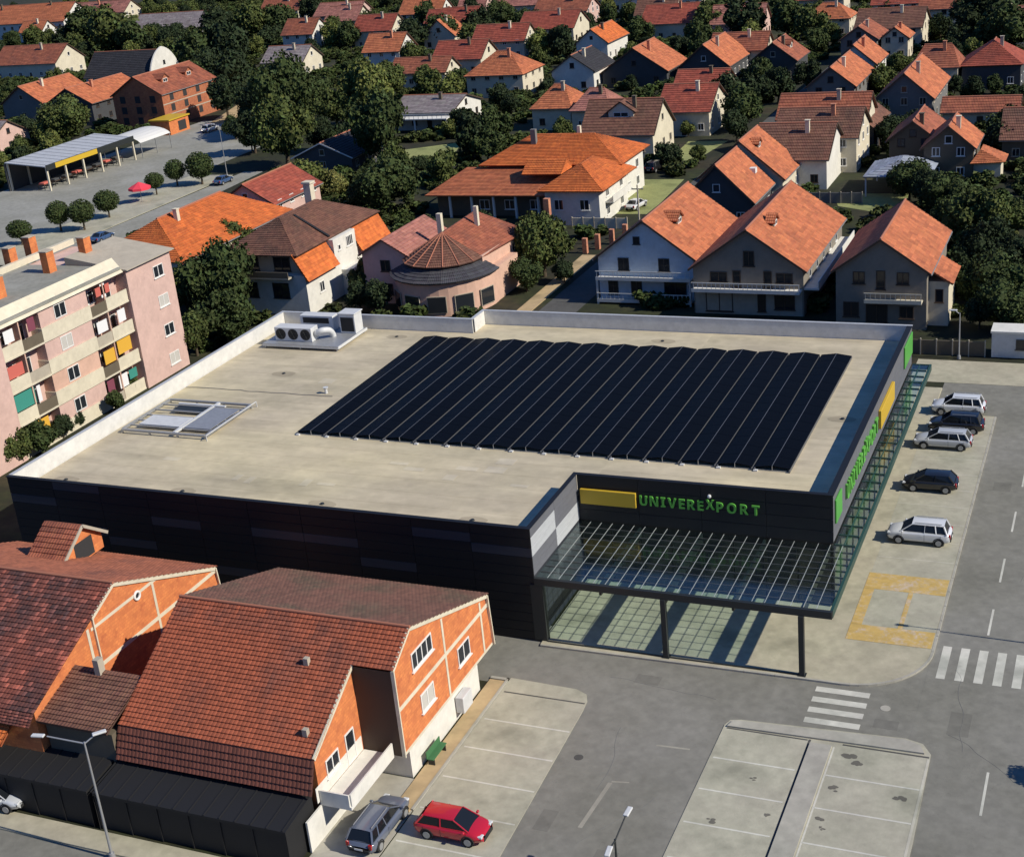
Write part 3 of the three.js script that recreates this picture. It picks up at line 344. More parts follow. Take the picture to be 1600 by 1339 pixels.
// ---- glass canopy
{ const cn = thing('glass_canopy', 'dark steel canopy with tinted glass panes wrapped round the supermarket corner', 'canopy', [0, 0, 0]);
  const X1 = W2 + CW, fr = new GB(), dr = 0.46; fr.box(W1 + 0.0, X1, HC - dr, HC + 0.02, -0.2, 0.06); part('edge_beam', fr.geo(), M.steelDark, cn); const rb = new GB(); rb.box(X1 - 0.16, X1 + 0.02, HC - dr - 0.05, HC + 0.025, -D2 - 0.2, -0.2); part('edge_beam', rb.geo(), M.steelGreen, cn); part('edge_beam', box(W2 + 0.02, X1 - 0.17, HC - dr, HC, -D2 - 0.2, -D2 - 0.05), M.steelGreen, cn);
  for (const x of [W1 + 4.5, W1 + 8.9, W1 + 13.3, W1 + 17.6]) part('main_beam', box(x - 0.08, x + 0.08, HC - 0.82, HC - 0.1, -D1 + 0.03, -0.21), M.steelDark, cn);
  for (const x of [52.37, 61.17]) { part('column', new RoundedBoxGeometry(0.34, HC - dr - 0.13, 0.34, 1, 0.02).translate(x, (HC - dr + 0.13) / 2, -0.02), M.steelDark, cn); part('base_plate', box(x - 0.25, x + 0.25, 0.131, 0.16, -0.26, 0.22), M.steelDark, cn); }
  part('column', new RoundedBoxGeometry(0.9, HC - dr - 0.13, 0.5, 1, 0.02).translate(W1 + 0.12, (HC - dr + 0.13) / 2, -0.2), M.steelDark, cn); part('beam_shadow_strip', box(W1 + 0.6, 61.0, 0.131, 0.2, 0.0, 0.1), M.steelDark, cn);  // dark strip on the ground stands in for the front beam's cast shadow
  const nc = 24, x0 = W1 + 0.06, x1 = X1 - 0.18, pw = (x1 - x0) / nc, nr = 10, z0 = -0.22, z1 = -D1 + 0.04, pd = (z0 - z1) / nr;
  const pane = new THREE.BoxGeometry(pw - 0.05, 0.012, pd - 0.06), bar = new THREE.BoxGeometry(0.032, 0.03, z0 - z1); let k = 0; const nn = () => 'glass_pane' + (k++ ? '_' + String(k - 1).padStart(3, '0') : '');
  for (let i = 0; i < nc; i++) for (let j = 0; j < nr; j++) { const m = part(nn(), pane, M.canopyGlass, cn); m.position.set(x0 + pw * (i + 0.5), HC + 0.005, z0 - pd * (j + 0.5)); }
  for (let i = 1; i < nc; i++) { const m = part('glazing_bar', bar, M.barLight, cn); m.position.set(x0 + pw * i, HC + 0.012, (z0 + z1) / 2); }
  const thin = new THREE.BoxGeometry(x1 - x0, 0.012, 0.03); for (let j = 1; j < nr; j++) { const m = part('cross_bar', thin, M.railDark, cn); m.position.set((x0 + x1) / 2, HC + 0.004, z0 - pd * j); }
  const cross = new THREE.BoxGeometry(x1 - x0, 0.1, 0.06); for (let j = 1; j < nr; j++) { const m = part('purlin', cross, M.steelDark, cn); m.position.set((x0 + x1) / 2, HC - 0.07, z0 - pd * j); }
  const n2 = 24, zz0 = -D1 - 0.05, zz1 = -D2 - 0.04, d2 = (zz0 - zz1) / n2, p2 = new THREE.BoxGeometry(X1 - 0.2 - W2 - 0.08, 0.012, d2 - 0.16), b2 = new THREE.BoxGeometry(X1 - 0.2 - W2 - 0.06, 0.16, 0.1);
  for (let i = 0; i < n2; i++) { const m = part(nn(), p2, M.canopyGlass, cn); m.position.set((W2 + X1) / 2 - 0.08, HC + 0.005, zz0 - d2 * (i + 0.5)); } for (let i = 0; i <= n2; i++) { const m = part('glazing_bar', b2, M.steelGreen, cn); m.position.set((W2 + X1) / 2 - 0.08, HC - 0.03, zz0 - d2 * i); }
  part('side_rail', box(W2 + 0.62, W2 + 0.7, HC - 0.16, HC + 0.03, zz1, zz0), M.steelGreen, cn);
}
// ---- solar rows on the roof (east-west tents)
{ const pw = 1.68, ph = 1.24, tilt = THREE.MathUtils.degToRad(7.5), panel = new THREE.BoxGeometry(ph, 0.035, pw - 0.025), topI = panel.attributes.uv; const frameG = new GB();
  let proto = null; const ridgeY = 0.4, hx = ph * Math.cos(tilt) / 2, hy = ph * Math.sin(tilt) / 2;
  for (let r = 0; r < 15; r++) { const x = 18.35 + r * 2.69, lab = 'dark solar panel row on the pale roof, ' + (r < 8 ? (r === 0 ? 'leftmost of the array' : ORD[r] + ' from the left end') : (r === 14 ? 'rightmost of the array' : ORD[14 - r] + ' from the right end'));
    if (proto) { copyOf(proto, lab, [x, RF, 0]); continue; }
    proto = thing('solar_panel_row', lab, 'solar panels', [x, RF, 0], 0, 'solar panel rows on the supermarket roof');
    for (const s of [1, -1]) for (let i = 0; i < 14; i++) { const m = part('solar_panel' + (s * i || s < 0 ? '_' + String((s < 0 ? 14 : 0) + i).padStart(3, '0') : ''), panel, M.solar, proto); m.position.set(s * (hx + 0.03), ridgeY - hy, -14.75 - pw * (i + 0.5)); m.rotation.z = -s * tilt; }
    part('ridge_rail', box(-0.022, 0.022, ridgeY - 0.03, ridgeY + 0.015, -38.3, -14.7), M.railDark, proto);
    for (const s of [1, -1]) part('foot_rail', box(s * 1.25 - 0.04, s * 1.25 + 0.04, 0.0, 0.2, -38.3, -14.6), M.railDark, proto); for (let i = 0; i < 15; i++) part('support', new GB().box(-1.25, 1.25, 0.0, 0.06, -14.75 - pw * i - 0.03, -14.75 - pw * i + 0.03).box(-0.02, 0.02, 0.06, ridgeY - 0.03, -14.75 - pw * i - 0.02, -14.75 - pw * i + 0.02).geo(), M.galv, proto); part('ballast_block', box(-1.3, -1.0, 0.0, 0.1, -14.7, -14.45), M.whiteMetal, proto); }
}
// ---- rooftop cooling units
{ const deck = thing('steel_platform', 'galvanised steel platform on legs under the cooling units', 'platform', [6.0, RF, -36.6], 0); const d = new GB(); d.box(-4.1, 4.2, 0.42, 0.5, -2.9, 2.9); part('grating', d.geo(), M.galv, deck);
  for (const x of [-3.9, 0, 4.0]) for (const z of [-2.7, 2.7]) part('leg', box(x - 0.06, x + 0.06, 0, 0.42, z - 0.06, z + 0.06), M.galv, deck); for (const z of [-2.86, 2.86]) part('edge_beam', box(-4.1, 4.2, 0.25, 0.419, z - 0.06, z + 0.06), M.whiteMetal, deck); part('edge_beam', box(4.21, 4.3, 0.25, 0.5, -2.9, 2.9), M.whiteMetal, deck);
  const unit = (x, z, w, h, dp, fans, label) => { const u = thing('cooling_unit', label, 'cooling unit', [x, RF + 0.5, z], 0, 'cooling units on the roof platform'); part('casing', new RoundedBoxGeometry(w, h, dp, 2, 0.05).translate(0, h / 2, 0), M.whiteMetal, u); const pitch = w / (fans || 1);
    for (let i = 0; i < fans; i++) { const cx = -w / 2 + pitch * (i + 0.5); const f = part('fan_opening', new THREE.CylinderGeometry(pitch * 0.4, pitch * 0.4, 0.06, 20).rotateX(Math.PI / 2).translate(cx, h * 0.52, dp / 2 + 0.01), M.black, u); const bl = new GB(); for (let b = 0; b < 4; b++) { const a = b * Math.PI / 2 + 0.4; bl.bar([cx, h * 0.52, dp / 2 + 0.045], [cx + Math.cos(a) * pitch * 0.33, h * 0.52 + Math.sin(a) * pitch * 0.33, dp / 2 + 0.045], 0.12, 0.02); } part('fan_blades', bl.geo(), M.steelDark, f); } return u; };
  unit(4.9, -35.3, 4.1, 1.35, 1.3, 3, 'white cooling unit with three dark round fans, nearest on the roof platform'); const u2 = unit(5.6, -38.6, 3.7, 1.5, 1.2, 0, 'long white cooling unit behind the three fan unit'); part('intake_slot', box(-1.5, 1.4, 0.75, 1.3, 0.6, 0.63), M.black, u2); const u3 = unit(9.3, -38.3, 1.7, 1.9, 1.5, 0, 'tall white cooling unit with dark grille at the platform end'); part('grille', box(-0.7, 0.7, 0.2, 1.6, 0.75, 0.78), M.black, u3); part('lid', new RoundedBoxGeometry(1.9, 0.12, 1.7, 1, 0.03).translate(0, 1.96, 0), M.whiteMetal, u3);
  const duct = thing('bent_air_duct', 'curved white air duct between the cooling units', 'duct', [8.0, RF + 0.5, -36.2]); const c = new THREE.CatmullRomCurve3([[-0.9, 0.7, 0.9], [-0.3, 0.95, 0.8], [0.1, 0.8, 0.2], [0.15, 0.3, -0.3], [0.15, 0.0, -0.4]].map(V)); part('tube', new THREE.TubeGeometry(c, 20, 0.3, 10), M.whiteMetal, duct); part('flange', new THREE.TorusGeometry(0.32, 0.04, 6, 16).rotateY(1.4).translate(-0.85, 0.72, 0.9), M.galv, duct);
}
{ const f = thing('roof_frame', 'low empty galvanised frame on the left part of the supermarket roof', 'frame', [5.6, RF, -15.7]); const g = new GB(); const x0 = -4.2, x1 = 4.2, z0 = -3.5, z1 = 3.4;
  for (const z of [z0, z1]) part('beam', box(x0, x1, 0.22, 0.4, z - 0.09, z + 0.09), M.galv, f); for (const x of [x0, x1]) part('beam', box(x - 0.09, x + 0.09, 0.22, 0.41, z0 + 0.1, z1 - 0.1), M.galv, f);
  for (const z of [-2.4, -1.2, 0, 1.2, 2.3]) part('cross_beam', box(x0 + 0.1, x1 - 0.1, 0.24, 0.36, z - 0.06, z + 0.06), M.galv, f); part('inner_beam', box(0.9, 1.15, 0.24, 0.43, z0 + 0.1, z1 - 0.1), M.whiteMetal, f); part('inner_beam', box(-2.6, 2.2, 0.361, 0.45, -2.75, -2.5), M.whiteMetal, f); part('tray', box(-2.4, 1.4, 0.25, 0.34, -2.3, -1.3), M.steelDark, f); part('tray', box(-3.3, 0.8, 0.361, 0.42, 0.2, 2.2), M.whiteMetal, f); part('tray', box(1.3, 3.9, 0.361, 0.41, -2.2, 2.2), M.galv, f);
  for (const x of [x0, -1.4, 1.4, x1]) for (const z of [z0, z1]) part('leg', box(x - 0.07, x + 0.07, 0, 0.219, z - 0.07, z + 0.07), M.galv, f); const rl = new GB(); rl.bar([x1 + 0.3, 0.5, z0 - 0.4], [x1 + 0.3, 0.5, z1 + 0.3], 0.06); rl.bar([x1 + 0.3, 0.0, z0 - 0.4], [x1 + 0.3, 0.5, z0 - 0.4], 0.06); rl.bar([x1 + 0.3, 0.0, z1 + 0.3], [x1 + 0.3, 0.5, z1 + 0.3], 0.06); part('rail', rl.geo(), M.whiteMetal, f); }
{ const c = thing('roof_cable', 'thin dark cable lying across the pale roof behind the empty frame', 'cable', [0, RF, 0]); const pts = []; const r = rngOf(4); for (let i = 0; i <= 16; i++) pts.push(new THREE.Vector3(0.5 + i * 0.95, 0.05, -22.9 + (r() - 0.5) * 0.22)); part('cable_run', new THREE.TubeGeometry(new THREE.CatmullRomCurve3(pts), 60, 0.025, 6), M.cladSlate, c);
  const v = thing('roof_vent', 'small white roof vent beside the solar panels', 'vent', [14.7, RF, -23.6]); part('pipe', new THREE.CylinderGeometry(0.12, 0.14, 0.45, 12).translate(0, 0.225, 0), M.whiteMetal, v); part('cap', new THREE.CylinderGeometry(0.24, 0.2, 0.12, 12).translate(0, 0.51, 0), M.whiteMetal, v); }

// ================================================================ BRICK HOUSES IN FRONT
function tileCourse(xa, xb, zA, yA, zB, yB, key, r, ox, oz) { // one course of curved tiles from upper edge A to lower edge B
  const gb = new GB(), n = Math.max(1, Math.round((xb - xa) / 0.26)), w = (xb - xa) / n, dz = zB - zA, dy = yB - yA, L = Math.hypot(dz, dy), nz = -dy / L, ny = dz / L; const sgn = ny < 0 ? -1 : 1;
  const prof = [[0, 0.0], [0.25, 0.015], [0.65, 0.017], [0.88, 0.0], [1, 0.0]];
  for (let i = 0; i < n; i++) { const col = roofTone(key, (xa + i * w + ox) * 1.0, (zA + oz), r); for (let k = 0; k + 1 < prof.length; k++) { const [s0, h0] = prof[k], [s1, h1] = prof[k + 1], x0 = xa + w * (i + s0), x1 = xa + w * (i + s1); const P = (x, t, h) => [x, yA + dy * t + ny * sgn * h, zA + dz * t + nz * sgn * h];
    gb.quad(P(x0, 0, h0 + 0.0), P(x1, 0, h1), P(x1, 1, h1 + 0.075), P(x0, 1, h0 + 0.075), [x0, 0], [x1, 0], [x1, L], [x0, L], col); gb.quad(P(x0, 1, h0 + 0.075), P(x1, 1, h1 + 0.075), P(x1, 1, 0), P(x0, 1, 0), [x0, L], [x1, L], [x1, L + 0.1], [x0, L + 0.1], col); } }
  return gb.geo();
}
M.tileRow = new THREE.MeshStandardMaterial({ vertexColors: true, roughness: 0.86, side: THREE.DoubleSide, map: TX.plaster });
function brickHouse(o) {
  const ox = o.x1, oz = 14.57, g = thing('brick_house', o.label, 'house', [ox, 0, oz], 0, 'brick houses in the front left'), X = x => x - ox, Z = z => z - oz;
  const xl = X(o.x0), xr = 0, xf = X(o.xf), rh = o.rh, r = rngOf(o.seed), roofParts = [];
  const zb = Z(4.5), yb = o.yb, zBreak = Z(o.zBreak), yBreak = o.yBreak, zE = Z(o.zE), yE = o.yE, zn = Z(16.9), yn = rh + (yBreak - rh) * (zn / zBreak);
  // walls
  const wl = new GB(); wl.face([[0, 2.1, zn], [0, 2.1, zb - 0.3], [0, yb - 0.15, zb + 0.1], [0, rh - 0.2, 0], [0, yn - 0.2, zn]]); wl.face([[0, 2.1, zb - 0.3], [xl + 0.3, 2.1, zb - 0.3], [xl + 0.3, yb - 0.15, zb - 0.3], [0, yb - 0.15, zb - 0.3]]); wl.face([[0, yb - 0.15, zb - 0.3], [xl + 0.3, yb - 0.15, zb - 0.3], [xl + 0.3, yb - 0.15, zb + 0.1], [0, yb - 0.15, zb + 0.1]]); if (xf < -0.5) part('recess_wall', new GB().face([[0, 2.1, zn], [0, yn - 0.2, zn], [xf, yn - 0.2, zn], [xf, 2.1, zn]]).geo(), M.woodDark, g, 'dark wall of the balcony recess'); wl.face([[0, 2.1, zn], [xf, 2.1, zn], [xf, 2.1, zb - 0.3], [0, 2.1, zb - 0.3]]);  // recess wall gets a dark colour to carry its shade
  const zf = Z(o.zBreak - 0.15); wl.face([[xf, 0.0, zf], [xf, 0.0, zn], [xf, yn - 0.2, zn], [xf, yBreak - 0.05, zf]]); wl.face([[xl + 0.3, 0, zf], [xf, 0, zf], [xf, yBreak - 0.05, zf], [xl + 0.3, yBreak - 0.05, zf]]); wl.face([[xl + 0.3, 0, zf], [xl + 0.3, yBreak - 0.05, zf], [xl + 0.3, rh - 0.2, 0], [xl + 0.3, yb - 0.15, zb], [xl + 0.3, 0, zb]]);
  part('brick_wall', wl.geo(), M.wall_brick, g);
  const lo = new GB(); lo.box(xl + 0.4, -0.15, 0, 2.098, Z(6.4), Z(16.0)); part('ground_floor_wall', lo.geo(), o.xf === o.x1 ? M.wall_brick : M.wall_white, g);
  // concrete bands and rake trims
  const bd = new GB(); const e = 0.035, hb = 0.13; bd.box(0.002, e, 5.1 - hb, 5.1 + hb, zb, zn); for (const z of o.vb) { const t = z < 0 ? rh - 0.35 + (yb - rh) * (z / zb) : rh - 0.35 + (yBreak - rh) * (z / zBreak); bd.box(0.002, e - 0.004, 2.15, 5.1 - hb - 0.002, z - 0.11, z + 0.11); bd.box(0.002, e - 0.004, 5.1 + hb + 0.002, t, z - 0.11, z + 0.11); } bd.box(0.002, e + 0.002, 2.1, 2.26, zb - 0.2, zn); if (o.upper) bd.box(0.002, e - 0.002, 7.6, 7.8, -4.3, 2.6); part('concrete_band', bd.geo(), M.wall_cream, g);
  const rk = new GB(); rk.bar([0.06, rh - 0.1, 0], [0.06, yb - 0.05, zb], 0.1, 0.26); rk.bar([0.062, rh - 0.1, 0], [0.062, yn - 0.1, zn], 0.1, 0.26); rk.bar([0.05, yb, zb - 0.02], [0.05, 2.1, zb - 0.3], 0.1, 0.24); rk.bar([0.045, yn - 0.1, zn + 0.03], [0.045, 2.1, zn + 0.03], 0.1, 0.22); if (xf < -0.5) rk.bar([xf + 0.09, yn - 0.12, zn], [xf + 0.09, yBreak - 0.02, zBreak], 0.1, 0.26); part('rake_trim', rk.geo(), M.wall_cream, g);
  // roof: front slope in single tile courses, lower steep band, rear slope
  const roof = part('roof', (() => { const b = new GB(); const q = (x0, x1, z0, y0, z1, y1) => b.face([[x0, y0 - 0.02, z0], [x1, y0 - 0.02, z0], [x1, y1 - 0.02, z1], [x0, y1 - 0.02, z1]]); q(xl, 0.1, 0, rh, zn, yn); q(xl, xf + 0.12, zn, yn, zBreak, yBreak); q(xl, xf + 0.12, zBreak, yBreak, zE, yE); q(xl, 0.1, 0, rh, zb - 0.2, yb); return b.geo(); })(), M.woodDark, g);
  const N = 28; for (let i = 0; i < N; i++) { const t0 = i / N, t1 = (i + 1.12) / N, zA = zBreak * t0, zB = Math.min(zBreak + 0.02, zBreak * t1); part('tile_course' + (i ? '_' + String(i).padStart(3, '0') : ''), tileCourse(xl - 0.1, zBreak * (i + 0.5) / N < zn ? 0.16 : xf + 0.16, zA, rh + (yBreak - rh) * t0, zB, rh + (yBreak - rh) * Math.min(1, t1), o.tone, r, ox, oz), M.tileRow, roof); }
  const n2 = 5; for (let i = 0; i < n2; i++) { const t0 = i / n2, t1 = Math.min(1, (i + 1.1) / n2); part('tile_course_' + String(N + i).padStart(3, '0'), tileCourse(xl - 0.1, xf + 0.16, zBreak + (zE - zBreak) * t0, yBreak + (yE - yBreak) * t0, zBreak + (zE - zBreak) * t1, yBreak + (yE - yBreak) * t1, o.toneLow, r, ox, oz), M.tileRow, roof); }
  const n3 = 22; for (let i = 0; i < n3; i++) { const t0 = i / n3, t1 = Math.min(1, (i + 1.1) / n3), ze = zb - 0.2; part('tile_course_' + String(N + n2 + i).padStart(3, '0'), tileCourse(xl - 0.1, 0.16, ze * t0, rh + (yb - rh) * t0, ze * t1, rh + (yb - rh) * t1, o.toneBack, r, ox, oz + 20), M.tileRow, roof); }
  part('ridge_cap', cyl([xl - 0.1, rh + 0.05, 0], [0.16, rh + 0.05, 0], 0.1, 0.1, 8), M.ridgeCap, roof);
  for (const [x, z] of o.vents || []) { const y = rh + (yBreak - rh) * (Z(z) / zBreak); part('roof_vent', new GB().cbox(X(x), y + 0.22, Z(z), 0.3, 0.44, 0.3).geo(), M.wall_beige, roof); }
  return { g, X, Z, xl, xf, zn, roof };
}
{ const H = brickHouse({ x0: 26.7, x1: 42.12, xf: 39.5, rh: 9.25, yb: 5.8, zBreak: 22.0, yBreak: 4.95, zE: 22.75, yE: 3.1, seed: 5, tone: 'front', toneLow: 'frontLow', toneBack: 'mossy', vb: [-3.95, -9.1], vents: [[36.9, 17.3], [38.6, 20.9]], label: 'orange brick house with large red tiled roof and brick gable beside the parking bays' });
  const g = H.g, Z = H.Z, X = H.X; const fw = { frame: M.frameWhite };
  windowAt(g, [0.002, 6.95, Z(13.4)], 'x+', 2.6, 1.15, { ...fw, mull: 3 }); windowAt(g, [0.002, 3.95, Z(8.3)], 'x+', 1.7, 1.25, fw); windowAt(g, [0.002, 3.9, Z(13.4)], 'x+', 1.7, 1.2, { ...fw, pane: M.curtain });
  // balcony in the notch
  const bx0 = X(39.55), bx1 = X(41.5); part('balcony_slab', box(bx0, bx1, 2.0, 2.2, Z(16.95), Z(22.0)), M.wall_white, g); const rl = new GB(); rl.box(bx1 - 0.1, bx1, 2.2, 2.95, Z(16.95), Z(21.9)); rl.box(bx0 + 0.05, bx1 - 0.1, 2.2, 2.95, Z(21.9), Z(22.0)); part('balcony_parapet', rl.geo(), M.wall_white, g);
  windowAt(g, [H.xf + 0.001, 3.25, Z(18.2)], 'x+', 1.0, 2.0, { name: 'balcony_door', sill: false }); windowAt(g, [H.xf + 0.001, 3.5, Z(20.2)], 'x+', 1.4, 1.1); part('balcony_wall', box(H.xf + 0.002, H.xf + 0.025, 2.2, 3.15, Z(17.0), Z(22.2)), M.wall_white, g);
  part('ground_floor_wall', box(X(39.51), X(39.62), 0, 1.99, Z(17.0), Z(23.6)), M.wall_white, g); part('entrance_slab', box(X(39.63), X(43.3), 0.004, 0.035, Z(16.1), Z(25.0)), M.kerb, g); windowAt(g, [X(39.62), 1.2, Z(19.4)], 'x+', 1.2, 1.2);
  // air conditioner box, green bench on the white base
  part('meter_box', new RoundedBoxGeometry(0.55, 1.1, 1.3, 2, 0.05).translate(0.18, 1.1, Z(9.3)), M.whiteMetal, g);
  const b = thing('green_bench', 'small green bench against the white base of the brick house', 'bench', [42.55, 0.1, 13.9], 0); part('seat', box(-0.22, 0.22, 0.4, 0.46, -0.9, 0.9), M.benchGreen, b); part('backrest', box(-0.25, -0.2, 0.46, 0.85, -0.9, 0.9), M.benchGreen, b); for (const z of [-0.75, 0.75]) part('leg', box(-0.2, 0.2, 0, 0.4, z - 0.04, z + 0.04), M.steelDark, b);
  for (const [lab, x0, x1] of [['dark glazed porch along the front of the red tiled brick house', 26.6, 39.3], ['dark glazed porch along the front of the left brick house', 6, 26.2]]) { const a = thing('added_shade_porch', lab, 'porch', [(x0 + x1) / 2, 0, 24], 0, 'added black porches of the brick houses'); const w = (x1 - x0) / 2; const c = new GB(); c.face([[-w, 2.9, -1.65], [w, 2.9, -1.65], [w, 2.5, 1.2], [-w, 2.5, 1.2]]); c.face([[-w, 2.5, 1.2], [w, 2.5, 1.2], [w, 2.3, 1.2], [-w, 2.3, 1.2]]); c.face([[w, 0.02, -1.65], [w, 2.9, -1.65], [w, 2.5, 1.2], [w, 0.02, 1.2]]); c.face([[-w, 0.02, -1.65], [-w, 2.9, -1.65], [-w, 2.5, 1.2], [-w, 0.02, 1.2]]); part('cover', c.geo(), M.black, a); for (let i = 0; i < w * 2; i++) part('cover_rib', new GB().bar([-w + 0.5 + i, 2.9, -1.6], [-w + 0.5 + i, 2.52, 1.18], 0.08, 0.06).geo(), M.black, a); const n = Math.round(w); for (let i = 0; i <= n; i++) { const x = -w + 0.1 + (2 * w - 0.2) * i / n; part('post', box(x - 0.05, x + 0.05, 0, 2.48, 1.05, 1.15), M.black, a); if (i < n) part('shade_panel', box(x + 0.06, x + (2 * w - 0.2) / n - 0.06, 0.05, 2.4, 1.08, 1.1), M.black, a); } }  // made-up porches, all black in place of the deep shade here
}
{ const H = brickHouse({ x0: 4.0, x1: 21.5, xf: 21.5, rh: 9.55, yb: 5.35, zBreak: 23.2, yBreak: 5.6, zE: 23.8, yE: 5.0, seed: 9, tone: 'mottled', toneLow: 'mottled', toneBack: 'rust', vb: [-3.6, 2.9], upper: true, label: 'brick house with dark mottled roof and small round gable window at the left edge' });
  const g = H.g, Z = H.Z; const ring = new THREE.TorusGeometry(0.26, 0.09, 8, 24).rotateY(Math.PI / 2).translate(0.05, 7.6, Z(12.6)); const f = part('round_window', ring, M.frameWhite, g); part('pane', new THREE.CylinderGeometry(0.24, 0.24, 0.02, 20).rotateZ(Math.PI / 2).translate(0.03, 7.6, Z(12.6)), M.windowGlass, f);
  // rear cross gable with an open end
  const c = new GB(), x0 = -11.5, x1 = -8.6, z0 = Z(5.2), z1 = Z(9.2), y = 6.4, m = (z0 + z1) / 2; c.face([[x1, y, z0], [x1, y + 1.2, z0], [x1, y + 2.5, m], [x1, y + 1.2, z1], [x1, y, z1]]); c.face([[x0, y, z1], [x1, y, z1], [x1, y + 1.2, z1], [x0, y + 1.2, z1]]); c.face([[x1, y, z0], [x0, y, z0], [x0, y + 1.2, z0], [x1, y + 1.2, z0]]); part('cross_gable', c.geo(), M.wall_brick, g); const R = new GB(); slopeInto(R, [x0, y + 2.7, m], [x1 + 0.3, y + 2.7, m], [x1 + 0.3, y + 1.1, z1 + 0.3], [x0, y + 1.1, z1 + 0.3], 'rust', 0.4, 1); slopeInto(R, [x1 + 0.3, y + 2.7, m], [x0, y + 2.7, m], [x0, y + 1.1, z0 - 0.3], [x1 + 0.3, y + 1.1, z0 - 0.3], 'rust', 0.4, 1); const cr = part('cross_roof', R.geo(), M.roofTile, g); part('cross_trim', new GB().bar([x1 + 0.34, y + 2.65, m], [x1 + 0.34, y + 1.05, z1 + 0.3], 0.08, 0.22).bar([x1 + 0.34, y + 2.65, m], [x1 + 0.34, y + 1.05, z0 - 0.3], 0.08, 0.22).geo(), M.wall_beige, cr); part('cross_opening', box(x1 + 0.002, x1 + 0.02, y + 0.1, y + 1.5, m - 1.0, m + 0.9), M.darkInside, g);
  // bright new tiles on the low front roof
  const lr = new GB(); slopeInto(lr, [-9, 5.2, Z(22.6)], [-1.6, 5.2, Z(22.6)], [-1.6, 4.0, Z(24.6)], [-9, 4.0, Z(24.6)], 'orangeBright', 0.4, 1); part('low_roof', lr.geo(), M.roofTile, g, 'bright orange low roof');
}
{ const s = thing('lean_to_shed', 'dark brown roofed shed between the two brick houses', 'shed', [24, 0, 21]); part('wall', new GB().box(-2.3, 2.5, 0, 4.6, -1.6, 1.6).geo(), M.wall_brown, s); const R = new GB(); slopeInto(R, [-2.45, 6.4, -1.9], [2.6, 6.4, -1.9], [2.6, 5.0, 2.1], [-2.45, 5.0, 2.1], 'brown', 0.32, 1.2); const rf = part('roof', R.geo(), M.roofTile, s); part('upper_wall', new GB().box(-2.3, 2.5, 4.6, 6.2, -1.6, -1.4).geo(), M.wall_brown, s); part('chimney', new GB().box(-0.6, -0.2, 5.6, 7.3, -1.9, -1.4).geo(), M.wall_beige, rf); }

